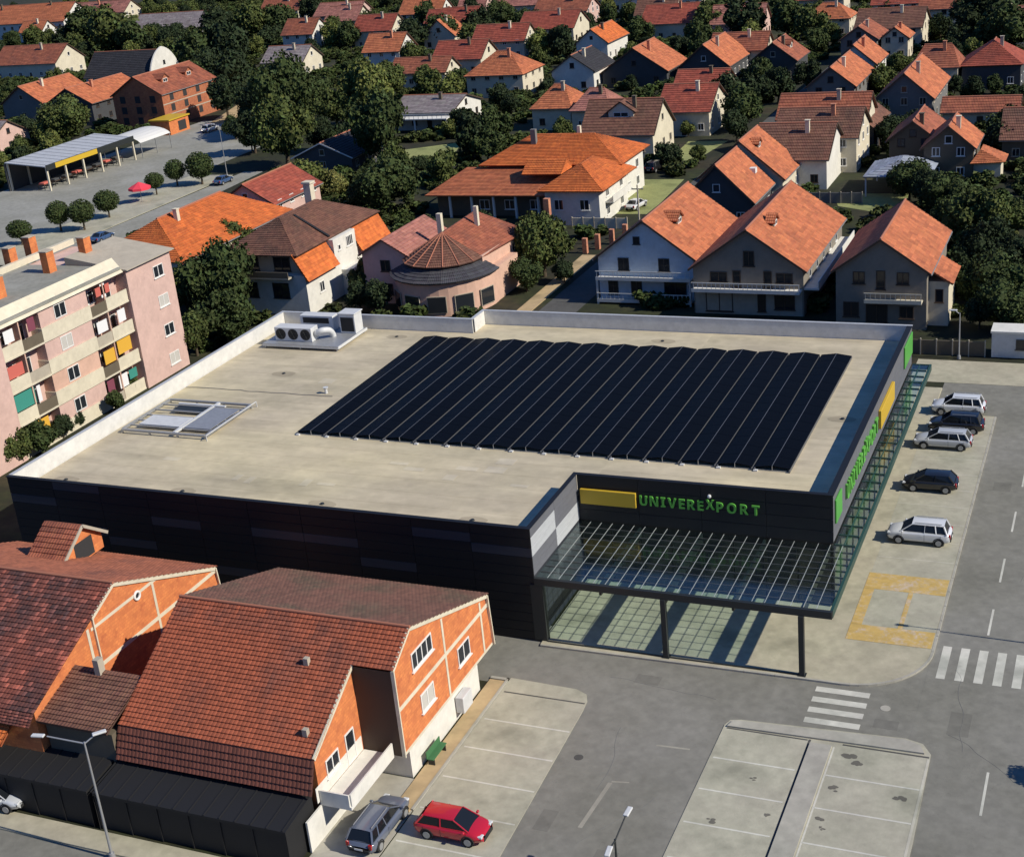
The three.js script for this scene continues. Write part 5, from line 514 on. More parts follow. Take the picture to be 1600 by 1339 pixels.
const T = [ // axis, ridge, ends, half width, ridge h, eave h, wall, roof, label, extra
  ['z', -33.5, -212.7, -226, 5.2, 7.8, 4.3, 'white', 'dark', 'white house with dark roof and gable facing the viewer, far centre', { wframe: 'frameDark', ng: 2 }],
  ['z', -21, -216.6, -232, 7.6, 8.2, 3.2, 'darkgrey', 'orange', 'dark gabled house with broad orange slope right of the white dark roofed house', {}],
  ['z', -6.4, -218.8, -237, 5.7, 8, 3.4, 'darkgrey', 'orange', 'dark gabled house with bright orange slope behind the two low red roofs', {}],
  ['z', 8.5, -217.7, -230, 5.1, 8, 4.2, 'darkgrey', 'rust', 'dark house with rust roof and cream dormer, far right of centre', { dorm: 1 }],
  ['z', 27.4, -181, -200, 4.6, 8.5, 5.0, 'grey', 'orange', 'grey house with orange roof and long dark chimney slot, far right', {}],
  ['z', 27.4, -203, -216, 4.6, 9, 5.2, 'white', 'orange', 'orange roof with white side wall just behind the grey house with chimney slot', {}],
  ['z', 41.9, -169, -190, 5.0, 9, 4.7, 'grey', 'orange', 'large plain orange slope house with white side wall, right side', {}],
  ['z', 48, -136.5, -149, 3.8, 7.5, 4.6, 'brown', 'rust', 'small rust roofed house before the long low red roof', { chim: [[4, -1]] }],
  ['z', 53.8, -130, -140, 3.8, 8, 4.8, 'brown', 'orange', 'small dark house with orange slope and low orange annex, right side', { annex: 1 }],
  ['z', 29.3, -240, -248, 3.2, 7, 4.6, 'cream', 'orange', 'tiny orange roofed cream house before the long brown roof', {}],
  ['z', 22.2, -237.7, -251, 4.2, 7.8, 5, 'grey', 'rust', 'grey gabled house with rust roof and cream side, far right', {}],
  ['z', -44, -254, -270, 4.4, 7.8, 4.4, 'white', 'orangeBright', 'small bright orange roof over a white wall, upper centre', {}],
  ['z', -166.9, -194, -213, 6.5, 8.3, 4.2, 'grey', 'orange', 'grey gabled house with orange roof at the left edge', { ng: 1 }],
  ['z', -147, -187, -208, 6.8, 8.5, 5, 'darkgrey', 'orange', 'house with orange roof and dark gable left of the unfinished brick building', {}],
  ['z', 52.4, -203, -216, 5.6, 8.2, 4.4, 'darkgrey', 'red', 'hipped red roof house near the right edge, upper right', { hip: 4.5 }],
  ['x', -154.1, -8, 5.2, 6.2, 8.7, 3.8, 'cream', 'brown', 'house with long brown roof and tall cream gable behind the orange villa', { dorm: 2 }],
  ['x', -132.8, 26.5, 38, 6.8, 8.3, 4.3, 'white', 'brown', 'nearest brown roofed house with white gable facing right', { noGable: 1 }],
  ['x', -142.5, 27.4, 40.3, 6, 8.7, 5.2, 'cream', 'brown', 'middle brown roofed house in the row of three, cream gable', {}],
  ['x', -153.6, 25, 39.5, 4.6, 8.9, 5.6, 'cream', 'rust', 'rear rust roofed house in the row of three', {}],
  ['x', -193.6, -4.2, 6.3, 4, 7, 4.6, 'cream', 'red', 'low house with plain red roof behind a second red roof, centre right', {}],
  ['x', -171.5, 0, 10, 6.6, 8, 4.2, 'cream', 'red', 'red roofed house with cream gable beside dark trees, centre right', {}],
  ['x', -292, -42, -27, 7.5, 8.5, 4.4, 'cream', 'red', 'red roofed house with cream gable near the top edge, right of centre', {}],
  ['x', -293, -77, -60.5, 6.6, 8.2, 4.3, 'cream', 'red', 'dull red roof with cream gable near the top edge, centre', {}],
  ['x', -326, -86, -69, 6, 8, 4.7, 'pink', 'rust', 'pinkish house at the very top behind the dull red roof', {}],
  ['x', -261.8, 18, 33.1, 7, 8.4, 4.8, 'cream', 'brown', 'house with long dark brown roof and cream gable, top right', {}],
  ['x', -170, 48, 60.5, 3.2, 4.8, 2.8, 'cream', 'rust', 'long low rust roof by the right edge', { wins: 1, chim: [] }],
  ['x', -268, -236, -212, 7, 9, 4.4, 'cream', 'rust', 'long rust roofed house with cream gable at the left edge', {}],
  ['x', -372, -350, -292, 9, 12, 6, 'white', 'orange', 'big orange roofed building in the top left corner', { chim: [[18, 1], [-5, 2]] }],
  ['x', -350, -299, -288, 4.6, 8, 4.4, 'white', 'orange', 'small white house before the big orange roof in the top left corner', {}],
  ['x', -400, -330, -288, 6, 9, 5, 'cream', 'pinkish', 'pale pink roof at the top edge, left', {}],
  ['x', -345, -243, -213, 8, 8.5, 3.5, 'grey', 'grey', 'grey roofed hall behind the dark trees, upper left', { chim: [] }],
  ['x', -245, -80, -66.5, 5.6, 7.8, 4, 'cream', 'red', 'red roofed house left of the hipped orange roof, upper centre', {}],
  ['x', -268, -80, -65, 5, 8.4, 4.6, 'cream', 'red', 'dark red roof just behind the red roof, upper centre', {}],
  ['x', -215, -57, -43, 6.4, 9, 4.8, 'cream', 'orange', 'hipped orange roof with cream wall, centre', { hip: 5.4 }],
  ['x', -178, -27, -18.5, 5.6, 7.6, 4, 'cream', 'orange', 'small hipped pale orange roof left of the long brown roof', { hip: 3.2 }],
  ['x', -174.8, -18, -10.2, 5.2, 7.2, 4, 'cream', 'pinkish', 'small pink roof touching the long brown roof', { hip: 2.4 }],
  ['x', -283, 1.5, 13.2, 5, 7.8, 4.5, 'cream', 'orange', 'hipped orange roof at the top edge, right', { hip: 4 }],
  ['x', -207, 38, 47, 5, 8, 4.4, 'cream', 'rust', 'rust roof with pale wall left of the hipped red roof', { hip: 2 }],
  ['x', -252, -133, -120, 5.5, 7.5, 4, 'cream', 'grey', 'pale grey roof house among big trees, upper left of centre', {}],
  ['x', -229, -84, -69, 4.5, 6.4, 3.4, 'cream', 'rust', 'low rust roof in front of yellowish trees, upper centre', {}],
  ['x', -160, -156, -140.7, 6.5, 6.6, 3.2, 'pink', 'grey', 'pink house with pale grey roof at the left edge', {}],
  ['x', -240, -180, -158.5, 6.5, 9.6, 3.8, 'white', 'dark', 'white arched gable house with black roof, upper left', { noGable: 1, arch: 1, chim: [] }],
  ['z', -52, -137.5, -149, 6.2, 5.4, 2.8, 'darkgrey', 'dark', 'dark blue gabled shed with white edge trim among the trees', { trim: 'whiteMetal', chim: [], ng: 1 }],
  ['x', -182, -58, -44, 7.4, 5.6, 3.4, 'white', 'grey', 'modern white house with pale grey roof and white railing', { rail: 1 }],
  ['x', -325, -10, 4, 5, 8, 4.4, 'cream', 'rust', 'rust roof peeking over trees at the top edge, right of centre', {}],
  ['x', -305, 14, 27, 5, 8, 4.6, 'white', 'red', 'pale walled house at the top edge before dark trees, right', {}],
  ['x', -288, 28, 40, 5, 8.2, 5, 'cream', 'rust', 'cream house at the top edge behind the dark brown roof', {}],
  ['x', -350, -110, -92, 5, 8, 4.4, 'cream', 'pinkish', 'pale pink roof at the top edge, centre', {}],
  ['x', -352, -175, -158, 6, 8, 4.4, 'pink', 'pinkish', 'pink roof at the top edge above dark trees, left of centre', {}],
  ['x', -318, -118, -107, 5, 7.6, 4.2, 'cream', 'red', 'red roof half hidden by tall trees, upper centre', {}],
  ['x', -300, -132, -119, 5.4, 9, 5, 'cream', 'red', 'red roof between tall trees just left of top centre', {}],
  ['x', -337, -136, -121, 5.4, 9, 5, 'white', 'orange', 'orange roof with white wall at the top edge among trees', {}],
  ['x', -369, -207, -191, 5.4, 9, 5, 'cream', 'rust', 'rust roof at the very top above the dark wood', {}],
  ['x', -256, -105, -94, 5.4, 9, 5, 'white', 'orange', 'orange roof with white wall inside the central wood', {}],
  ['x', -329, -158, -146, 5.4, 9, 5, 'cream', 'pinkish', 'pink roof in the wood near the top edge', {}],
  ['x', -307, -108, -96, 5.4, 9, 5, 'cream', 'red', 'red roof with cream gable in the wood near top centre', {}],
  ['x', -300, -156, -145, 5.4, 9, 5, 'white', 'rust', 'rust roof with white gable in the left wood', {}],
  ['x', -148, 59.5, 72, 6, 7, 3.4, 'brown', 'brown', 'dark brown roof house cut by the right edge', {}],
  ['z', 36, -150, -164, 4.6, 7.2, 3.6, 'darkgrey', 'brown', 'dark brown roof house beside the small rust roof, right', {}],
  ['x', -268, 58, 74, 6, 8, 4.4, 'cream', 'rust', 'rust roofed house behind dark trees in the top right corner', {}],
  ['x', -240, -10, 3, 4.4, 7.4, 4, 'cream', 'rust', 'rust roof among trees left of the rust house with dormer', {}],
];
let chN = 0;
for (const [axis, c, e0, e1, hw, hr, he, wall, roof, label, x] of T) {
  const H = house({ axis, c, e0, e1, hw, hr, he, wall, roof, label, hip: x.hip, chim: x.chim, ng: x.ng, noGable: x.noGable, trim: x.trim && M[x.trim], wframe: M[x.wframe || ['wall_beige', 'woodDark', 'frameWhite'][chN % 3]], course: 0.6, gutter: M.railDark, chimMat: [M.wall_cream, M.wall_brickPink, M.wall_beige, M.wall_brown][chN++ % 4] });
  if (x.dorm) dormer(H, 0, { at: 0.5, w: 1.1 * x.dorm, h: 1.0, roof });
  if (x.annex) { const R = new GB(); slopeInto(R, [3.5, 4.4, -4.2], [0.0, 4.4, -4.2], [-0.6, 2.8, -7.6], [4.4, 2.8, -7.6], 'orange', 0.5, 1.2); slopeInto(R, [3.5, 4.4, -4.2], [3.5, 4.4, -4.2], [4.4, 2.8, -7.6], [5.2, 2.8, -3.0], 'orange', 0.5, 1.2); part('annex_roof', R.geo(), M.roofTile, H.g); part('annex_wall', box(0, 4, 0, 2.9, -7, -H.w), M.wall_cream, H.g); }
  if (x.arch) { const s = new THREE.Shape(); s.moveTo(-H.w - 0.5, 0); s.lineTo(H.w + 0.5, 0); s.lineTo(H.w + 0.5, 4.2); s.quadraticCurveTo(H.w * 0.75, 9.4, 0, 10.4); s.quadraticCurveTo(-H.w * 0.75, 9.4, -H.w - 0.5, 4.2); const ag = new THREE.ExtrudeGeometry(s, { depth: 0.4, bevelEnabled: false }); ag.rotateY(Math.PI / 2); ag.translate(H.l + 0.45, 0, 0); part('arched_gable', ag, M.wall_white, H.g); for (const [y, z] of [[6.4, 0], [2.2, -2.5], [2.2, 2.5]]) windowAt(H.g, [H.l + 0.851, y, z], 'x+', 0.9, 1.0, { frame: M.frameDark }); }
  if (x.rail) { part('terrace', box(-7, 7, 2.6, 2.8, H.w, H.w + 3.4), M.wall_white, H.g); const r = new GB(); r.box(-7, 7, 3.6, 3.7, H.w + 3.3, H.w + 3.4); for (let i = 0; i < 15; i++) r.box(-7 + i - 0.03, -7 + i + 0.03 + (i ? 0 : 0.06), 2.8, 3.6, H.w + 3.32, H.w + 3.38); part('railing', r.geo(), M.whiteMetal, H.g); for (const xx of [-6.8, 0, 6.8]) part('terrace_post', box(xx - 0.15, xx + 0.15, 0, 2.6, H.w + 3, H.w + 3.3), M.wall_white, H.g); }
}
// unfinished three storey brick building
{ const H = house({ axis: 'z', c: -124, e0: -182.3, e1: -204, hw: 6.9, hr: 11.2, he: 7.2, wall: 'brickDark', roof: 'rust', label: 'unfinished three storey red brick building with empty window holes', wins: false, chim: [], ov: 0.3 });
  for (let f = 0; f < 3; f++) { for (let i = 0; i < 4; i++) part('window_hole', box(-8 + i * 5 - 0.7, -8 + i * 5 + 0.7, 0.9 + f * 2.3, 2.4 + f * 2.3, -H.w - 0.03, -H.w + 0.02), M.darkInside, H.g); for (let i = 0; i < 3; i++) part('window_hole', box(H.l - 0.02, H.l + 0.03, 0.9 + f * 2.3, 2.4 + f * 2.3, -4 + i * 4 - 0.7, -4 + i * 4 + 0.7), M.darkInside, H.g); part('floor_band', box(-H.l, H.l, 2.55 + f * 2.3, 2.75 + f * 2.3, -H.w - 0.05, -H.w - 0.001), M.wall_beige, H.g); }
  for (const x of [-4.5, 4.5]) { const d = dormer(H, x, { at: 0.55, w: 1.3, h: 1.0, wall: M.wall_brickDark, roof: 'rust' }); }
  const o = thing('brick_kiosk', 'orange walled kiosk in front of the unfinished brick building', 'kiosk', [-113, 0, -178]); part('wall', box(-2.4, 2.4, 0, 3, -3.5, 3.5), M.wall_brick, o); part('roof', box(-2.7, 2.7, 3, 3.25, -3.8, 3.8), M.signYellow, o); part('opening', box(2.401, 2.43, 0.4, 2.4, -2.4, 0.4), M.darkInside, o); }
// market hall: long open canopy, yellow fascia, white vaulted tarp
{ const g = thing('market_hall', 'long open market hall with pale metal roof and yellow fascia panel', 'market hall', [-106.5, 0, -138]); const R = new GB(); R.face([[-4.6, 5.3, -13], [-4.6, 5.3, 13], [4.6, 4.5, 13], [4.6, 4.5, -13]]); R.face([[-4.6, 5.15, -13], [4.6, 4.35, -13], [4.6, 4.35, 13], [-4.6, 5.15, 13]]); R.face([[4.6, 4.35, -13], [4.6, 4.5, -13], [4.6, 4.5, 13], [4.6, 4.35, 13]]); R.face([[-4.6, 5.15, 13], [4.6, 4.35, 13], [4.6, 4.5, 13], [-4.6, 5.3, 13]]); const rf = part('roof', R.geo(), M.cladPale, g); for (let i = 0; i < 12; i++) part('roof_rib', new GB().bar([-4.55, 5.33, -12 + i * 2.18], [4.55, 4.53, -12 + i * 2.18], 0.06, 0.06).geo(), M.galv, rf);
  part('fascia', box(4.61, 4.75, 3.7, 4.7, -12.9, 12.9), M.steelDark, g); part('sign_panel', box(4.76, 4.84, 3.75, 4.65, -1.5, 10.5), M.signYellow, g); for (let i = 0; i < 6; i++) { const z = -12.6 + i * 5.04; part('column', box(4.3, 4.6, 0, 4.35, z - 0.15, z + 0.15), M.wall_cream, g); part('column', box(-4.5, -4.2, 0, 5.1, z - 0.15, z + 0.15), M.wall_cream, g); } part('back_wall', box(-4.9, -4.6, 0, 5.0, -13, 13), M.wall_darkgrey, g);
  for (let i = 0; i < 8; i++) { const s = thing('market_stall', 'dark market stall under the hall, ' + ORD[i] + ' from the near end', 'stall', [-104.6, 0, -127 - i * 3.0], 0, 'stalls under the market hall'); part('counter', box(-0.8, 0.8, 0.85, 0.95, -1.1, 1.1), M.woodDark, s); for (const x of [-0.7, 0.7]) for (const z of [-1, 1]) part('leg', box(x - 0.05, x + 0.05, 0, 0.85, z - 0.05, z + 0.05), M.steelDark, s); part('goods', new RoundedBoxGeometry(1.3, 0.35, 1.8, 2, 0.1).translate(0, 1.13, 0), i % 3 ? M.wall_darkgrey : M.awnRed, s); }
  const t = thing('vaulted_tarp', 'white arched tarpaulin canopy at the far end of the market hall', 'canopy', [-106, 0, -157]); const b = new GB(); for (let i = 0; i < 10; i++) { const a = Math.PI * (0.1 + 0.8 * i / 10), c = Math.PI * (0.1 + 0.8 * (i + 1) / 10); b.quad([Math.cos(a) * 5, 2.4 + Math.sin(a) * 2, -5], [Math.cos(a) * 5, 2.4 + Math.sin(a) * 2, 5], [Math.cos(c) * 5, 2.4 + Math.sin(c) * 2, 5], [Math.cos(c) * 5, 2.4 + Math.sin(c) * 2, -5], [0, 0], [0, 1], [1, 1], [1, 0]); } part('cover', b.geo(), M.parapetWhite, t); for (const x of [-4.6, 4.6]) for (const z of [-4.8, 0, 4.8]) part('post', box(x - 0.06, x + 0.06, 0, 3.0, z - 0.06, z + 0.06), M.galv, t); part('hoop', new GB().bar([-4.6, 3.0, 4.8], [4.6, 3.0, 4.8], 0.06).bar([-4.6, 3.0, -4.8], [4.6, 3.0, -4.8], 0.06).geo(), M.galv, t); }
// red round parasol, blue awning stall, pale canopy tent, container
{ const p = thing('red_parasol', 'bright red round parasol beside the clipped street trees', 'parasol', [-76, 0, -117.5]); part('pole', new THREE.CylinderGeometry(0.05, 0.05, 2.7, 8).translate(0, 1.35, 0), M.galv, p); const c = new GB(); for (let i = 0; i < 8; i++) { const a = i * Math.PI / 4, b = (i + 1) * Math.PI / 4; c.face([[0, 3.5, 0], [Math.cos(a) * 1.9, 2.6, Math.sin(a) * 1.9], [Math.cos(b) * 1.9, 2.6, Math.sin(b) * 1.9]]); c.face([[Math.cos(a) * 1.9, 2.6, Math.sin(a) * 1.9], [Math.cos(a) * 1.9, 2.2, Math.sin(a) * 1.9], [Math.cos(b) * 1.9, 2.2, Math.sin(b) * 1.9], [Math.cos(b) * 1.9, 2.6, Math.sin(b) * 1.9]]); } part('canopy', c.geo(), mat('parasolRed', [0.72, 0.05, 0.08]), p); part('base', new THREE.CylinderGeometry(0.4, 0.45, 0.1, 12).translate(0, 0.05, 0), M.kerb, p);
  const t = thing('pavilion_tent', 'pale blue pavilion roof between the brown roofed row and the dark trees', 'pavilion', [48, 0, -127]); const R = new GB(); const a = [-4.5, 2.8, 5], b = [4.5, 2.8, 5], d = [4.5, 2.8, -5], e = [-4.5, 2.8, -5], r0 = [0, 4.4, 1.5], r1 = [0, 4.4, -1.5]; slopeInto(R, r0, r1, d, b, 'blue', 0.8, 2); slopeInto(R, r1, r0, a, e, 'blue', 0.8, 2); slopeInto(R, r0, r0, b, a, 'blue', 0.8, 2); slopeInto(R, r1, r1, e, d, 'blue', 0.8, 2); part('roof', R.geo(), M.roofTile, t); for (const x of [-4.2, 4.2]) for (const z of [-4.7, 4.7]) part('post', box(x - 0.1, x + 0.1, 0, 2.75, z - 0.1, z + 0.1), M.whiteMetal, t);
  const k = thing('white_container', 'white site container with a small window by the right edge', 'container', [69.6, 0, -60.3]); part('body', box(-3.0, 3.0, 0.12, 2.55, -1.2, 1.2), M.whiteMetal, k); part('roof_edge', box(-3.1, 3.1, 2.551, 2.75, -1.3, 1.3), M.wall_white, k); for (let i = 0; i < 20; i++) part('rib', box(-2.95 + i * 0.31, -2.88 + i * 0.31, 0.2, 2.45, 1.201, 1.23), M.whiteMetal, k); windowAt(k, [-0.4, 1.5, 1.231], 'z+', 0.8, 1.0, { frame: M.frameDark }); part('skid', box(-2.9, 2.9, 0, 0.12, -1.0, 1.0), M.steelDark, k);
  for (const [x0, x1, z, lab, m] of [[57, 66, -59.4, 'low brown board fence behind the rear corner of the store', 'wall_brown'], [30, 50, -61, 'low dark wall behind the store facing the gabled houses', 'wall_brown'], [28, 44, -118.5, 'long grey garden wall before the brown roofed row', 'wall_grey'], [7, 15, -104, 'pale garden wall in front of the small lawn', 'wall_cream']]) { const f = thing('garden_fence', lab, 'fence', [(x0 + x1) / 2, 0, z]); const w = (x1 - x0) / 2, n = Math.round(w * 2 / 1.5); for (let i = 0; i < n; i++) part('board_panel' + (i ? '_' + String(i).padStart(3, '0') : ''), box(-w + (2 * w) * i / n + 0.06, -w + (2 * w) * (i + 1) / n - 0.02, 0.05, 1.5, -0.06, 0.06), M[m], f); for (let i = 0; i <= n; i++) part('post', box(-w + 2 * w * i / n - 0.05, -w + 2 * w * i / n + 0.05, 0, 1.65, -0.1, 0.1), M.wall_beige, f); }
  const w = thing('brick_gate', 'red brick gate piers beside the bushy tree and the path', 'gate', [14.8, 0, -94]); for (const [x, z] of [[-1.5, 2], [-0.5, 0], [0.6, -2.5], [1.6, -5]]) part('pier', box(x - 0.3, x + 0.3, 0, 2.0, z - 0.3, z + 0.3), M.wall_brickPink, w); part('rail', new GB().bar([-1.5, 1.2, 2], [1.6, 1.2, -5], 0.08).geo(), M.steelDark, w); }

// ================================================================ CARS
function makeCar(name, label, kind, paintM, pos, turn) {
  const g = thing(name, label, 'car', pos, turn, 'parked cars'); const S = { suv: { L: 4.45, W: 0.92, H: 1.62, belt: 1.0, hood: 0.98, tail: 1.0, ws: [1.05, 0.45], rw: [-2.0, -1.75] }, hatch: { L: 4.1, W: 0.88, H: 1.47, belt: 0.92, hood: 0.88, tail: 0.92, ws: [1.0, 0.35], rw: [-1.9, -1.45] }, wagon: { L: 4.6, W: 0.9, H: 1.5, belt: 0.93, hood: 0.9, tail: 0.95, ws: [1.05, 0.35], rw: [-2.15, -1.8] }, sedan: { L: 4.3, W: 0.88, H: 1.42, belt: 0.9, hood: 0.86, tail: 0.93, ws: [0.95, 0.3], rw: [-1.65, -0.95] } }[kind], h = S.L / 2, W = S.W, yb = 0.24;
  const st = [[-h, S.tail - 0.28, 0.72 * W, 0.45], [-h + 0.05, S.tail - 0.08, 0.88 * W, 0.34], [-h + 0.3, S.tail, 0.97 * W, 0.26], [-h + 0.9, S.belt + 0.02, W, yb], [0, S.belt, W, yb], [S.ws[0], S.belt - 0.02, W, yb], [S.ws[0] + 0.35, S.hood, 0.99 * W, yb], [h - 0.45, S.hood - 0.08, 0.96 * W, 0.25], [h - 0.15, S.hood - 0.17, 0.9 * W, 0.3], [h - 0.03, S.hood - 0.3, 0.78 * W, 0.38], [h, S.hood - 0.38, 0.66 * W, 0.44]];
  const ring = ([x, yt, w, y0]) => { const q = [[0, y0], [w * 0.8, y0], [w * 0.96, y0 + 0.1], [w, y0 + 0.28], [w * 0.995, yt - 0.16], [w * 0.94, yt - 0.04], [w * 0.75, yt + 0.012], [w * 0.4, yt + 0.03], [0, yt + 0.035]]; const r = q.map(p => [x, p[1], p[0]]); for (let i = q.length - 2; i > 0; i--) r.push([x, q[i][1], -q[i][0]]); return r; };
  const pos3 = [], idx = [], n = 16; for (const s of st) for (const p of ring(s)) pos3.push(...p); for (let i = 0; i + 1 < st.length; i++) for (let j = 0; j < n; j++) { const a = i * n + j, b = i * n + (j + 1) % n, c = a + n, d = b + n; idx.push(a, b, d, a, d, c); } for (const e of [0, st.length - 1]) for (let j = 1; j + 1 < n; j++) idx.push(e * n, e * n + j, e * n + j + 1);
  const bg = new THREE.BufferGeometry(); bg.setAttribute('position', new THREE.Float32BufferAttribute(pos3, 3)); bg.setAttribute('uv', new THREE.Float32BufferAttribute(new Float32Array(pos3.length / 3 * 2), 2)); bg.setIndex(idx); bg.computeVertexNormals(); const body = part('body', bg, paintM, g);
  // greenhouse
  const wb = W * 0.9, wt = W * 0.7, y0 = S.belt - 0.03, y1 = S.H - 0.06, [xb, xt] = S.ws, [rb, rt] = S.rw, gl = new GB(); const q = (a) => gl.face(a);
  q([[xb + 0.25, y0, wb * 0.95], [xb + 0.25, y0, -wb * 0.95], [xt, y1, -wt], [xt, y1, wt]]); q([[rb, y0, -wb], [rb, y0, wb], [rt, y1, wt], [rt, y1, -wt]]); for (const s of [1, -1]) q([[rb, y0, s * wb], [xb + 0.25, y0, s * wb * 0.95], [xt, y1, s * wt], [rt, y1, s * wt]]); part('glass', gl.geo(), M.carGlass, g);
  const rp = [], ri = [], NX = 8, NZ = 6; for (let i = 0; i <= NX; i++) for (let j = 0; j <= NZ; j++) { const u = i / NX, v = j / NZ * 2 - 1; rp.push(rt - 0.03 + (xt + 0.05 - rt) * u, y1 - 0.015 + 0.075 * (1 - v * v) * (0.4 + 0.6 * Math.sin(Math.PI * u)) + 0.02 * (Math.abs(v) < 1 ? 1 : 0), v * (wt + 0.025)); } for (let i = 0; i < NX; i++) for (let j = 0; j < NZ; j++) { const a = i * (NZ + 1) + j; ri.push(a, a + 1, a + NZ + 2, a, a + NZ + 2, a + NZ + 1); } const rg = new THREE.BufferGeometry(); rg.setAttribute('position', new THREE.Float32BufferAttribute(rp, 3)); rg.setAttribute('uv', new THREE.Float32BufferAttribute(new Float32Array(rp.length / 3 * 2), 2)); rg.setIndex(ri); rg.computeVertexNormals(); const rf = part('roof_panel', rg, paintM, g);
  const pl = new GB(); for (const s of [1, -1]) { pl.bar([xb + 0.25, y0, s * wb * 0.95], [xt, y1, s * wt], 0.06, 0.06); pl.bar([rb, y0, s * wb], [rt, y1, s * wt], 0.1, 0.09); const xm = (rb + xb) / 2 + 0.05; pl.bar([xm, y0, s * (wb + 0.005)], [xm - 0.03, y1, s * (wt + 0.01)], 0.07, 0.03); if (kind !== 'hatch') pl.bar([rb + 0.75, y0, s * (wb + 0.004)], [rt + 0.6, y1, s * (wt + 0.008)], 0.07, 0.03); pl.bar([rb, y0 + 0.01, s * (wb + 0.01)], [xb + 0.25, y0 + 0.01, s * (wb * 0.95 + 0.01)], 0.05, 0.05); } part('pillars', pl.geo(), paintM, g);
  if (kind === 'suv' || kind === 'wagon') { for (const s of [1, -1]) part('roof_rail', new GB().bar([rt + 0.15, S.H + 0.03, s * (wt - 0.08)], [xt - 0.15, S.H + 0.03, s * (wt - 0.08)], 0.04).geo(), M.galv, rf); }
  for (const [x, s] of [[h - 0.85, 1], [h - 0.85, -1], [-h + 0.8, 1], [-h + 0.8, -1]]) { const R = 0.32; const wl = part('wheel', new THREE.CylinderGeometry(R, R, 0.22, 20).rotateX(Math.PI / 2).translate(x, R, s * (W - 0.1)), M.rubber, g); part('rim', new THREE.CylinderGeometry(R * 0.66, R * 0.66, 0.04, 14).rotateX(Math.PI / 2).translate(x, R, s * (W + 0.015)), M.galv, wl); part('wheel_arch', new THREE.TorusGeometry(R + 0.05, 0.035, 6, 14, Math.PI).translate(x, R, s * (W - 0.005)), M.rubber, g); }
  for (const s of [1, -1]) { part('headlight', new RoundedBoxGeometry(0.3, 0.14, 0.34, 2, 0.05).translate(h - 0.17, S.hood - 0.22, s * W * 0.68), M.lamp, g); part('taillight', new RoundedBoxGeometry(0.14, 0.3, 0.22, 2, 0.04).translate(-h + 0.07, S.tail - 0.2, s * W * 0.76), M.tail, g); part('mirror', new RoundedBoxGeometry(0.14, 0.14, 0.2, 2, 0.05).translate(xb + 0.05, S.belt + 0.06, s * (W + 0.08)), paintM, g); }
  for (const s of [1, -1]) { for (const x of [xb + 0.12, (rb + xb) / 2 + 0.05, rb + 0.45]) part('door_gap', box(x - 0.008, x + 0.008, 0.36, S.belt - 0.1, s > 0 ? W - 0.012 : -W - 0.004, s > 0 ? W + 0.004 : -W + 0.012), M.rubber, g); part('door_handle', box((rb + xb) / 2 + 0.14, (rb + xb) / 2 + 0.32, S.belt - 0.22, S.belt - 0.18, s > 0 ? W : -W - 0.03, s > 0 ? W + 0.03 : -W), paintM, g); } part('grille', new RoundedBoxGeometry(0.06, 0.16, W * 0.9, 2, 0.03).translate(h - 0.01, S.hood - 0.36, 0), M.black, g); part('rear_glass_trim', box(rb - 0.02, rb + 0.0, S.belt - 0.02, S.belt + 0.02, -W * 0.8, W * 0.8), M.rubber, g);
  part('front_bumper', new RoundedBoxGeometry(0.12, 0.2, W * 1.3, 2, 0.04).translate(h - 0.02, 0.42, 0), M.rubber, g); part('rear_bumper', new RoundedBoxGeometry(0.12, 0.2, W * 1.4, 2, 0.04).translate(-h + 0.02, 0.45, 0), M.rubber, g); part('number_plate', box(-h - 0.06, -h - 0.045, 0.5, 0.61, -0.25, 0.25), M.frameWhite, g); return g;
}
const carPaint = (k, c, r = 0.3) => (M[k] = new THREE.MeshPhysicalMaterial({ color: new THREE.Color().setRGB(...c), roughness: r, metalness: 0.1, clearcoat: 0.8, clearcoatRoughness: 0.08 }));
carPaint('pWhite', [0.72, 0.73, 0.74]); carPaint('pSilver', [0.5, 0.52, 0.54]); carPaint('pBlack', [0.012, 0.012, 0.014]); carPaint('pGrey', [0.12, 0.14, 0.19]); carPaint('pRed', [0.5, 0.012, 0.03]); carPaint('pBlue', [0.05, 0.1, 0.22]);
M.carGlass = mat('carGlass', [0.012, 0.014, 0.017], { roughness: 0.06 }); M.lamp = mat('lampGlass', [0.6, 0.62, 0.63], { roughness: 0.15 }); M.tail = mat('tailGlass', [0.35, 0.01, 0.01], { roughness: 0.2 });
const PI = Math.PI;
makeCar('parked_car', 'white estate car with roof rails parked nearest the yellow bays', 'suv', M.pWhite, [65.5, 0.142, -19.7], PI);
makeCar('parked_car', 'black hatchback parked alone between the two white cars', 'hatch', M.pBlack, [65.05, 0.142, -28.6], PI);
makeCar('parked_car', 'silver white wagon parked beside the black car by the canopy', 'wagon', M.pSilver, [64.95, 0.142, -37.0], PI);
makeCar('parked_car', 'black car parked between two pale cars at the row end', 'suv', M.pBlack, [65.6, 0.142, -40.6], PI);
makeCar('parked_car', 'white car parked last in the row near the rear corner', 'suv', M.pWhite, [65.3, 0.15, -44.6], PI);
makeCar('parked_car', 'dark grey wagon parked against the brick house balcony', 'wagon', M.pGrey, [42.35, 0.02, 20.9], PI / 2);
makeCar('parked_car', 'red hatchback parked in the bays beside the grey wagon', 'hatch', M.pRed, [46.5, 0.057, 20.0], 0);
makeCar('parked_car', 'white car parked on the lawn beside the orange villa', 'sedan', M.pWhite, [12.6, 0.01, -115.2], PI / 2 - 0.15);
makeCar('parked_car', 'dark car parked in the yard behind the orange villa', 'suv', M.pBlack, [8, 0.01, -139], PI / 2 - 0.2);
makeCar('parked_car', 'white van like car beside the unfinished brick building', 'suv', M.pWhite, [-103, 0.01, -178], PI / 2);
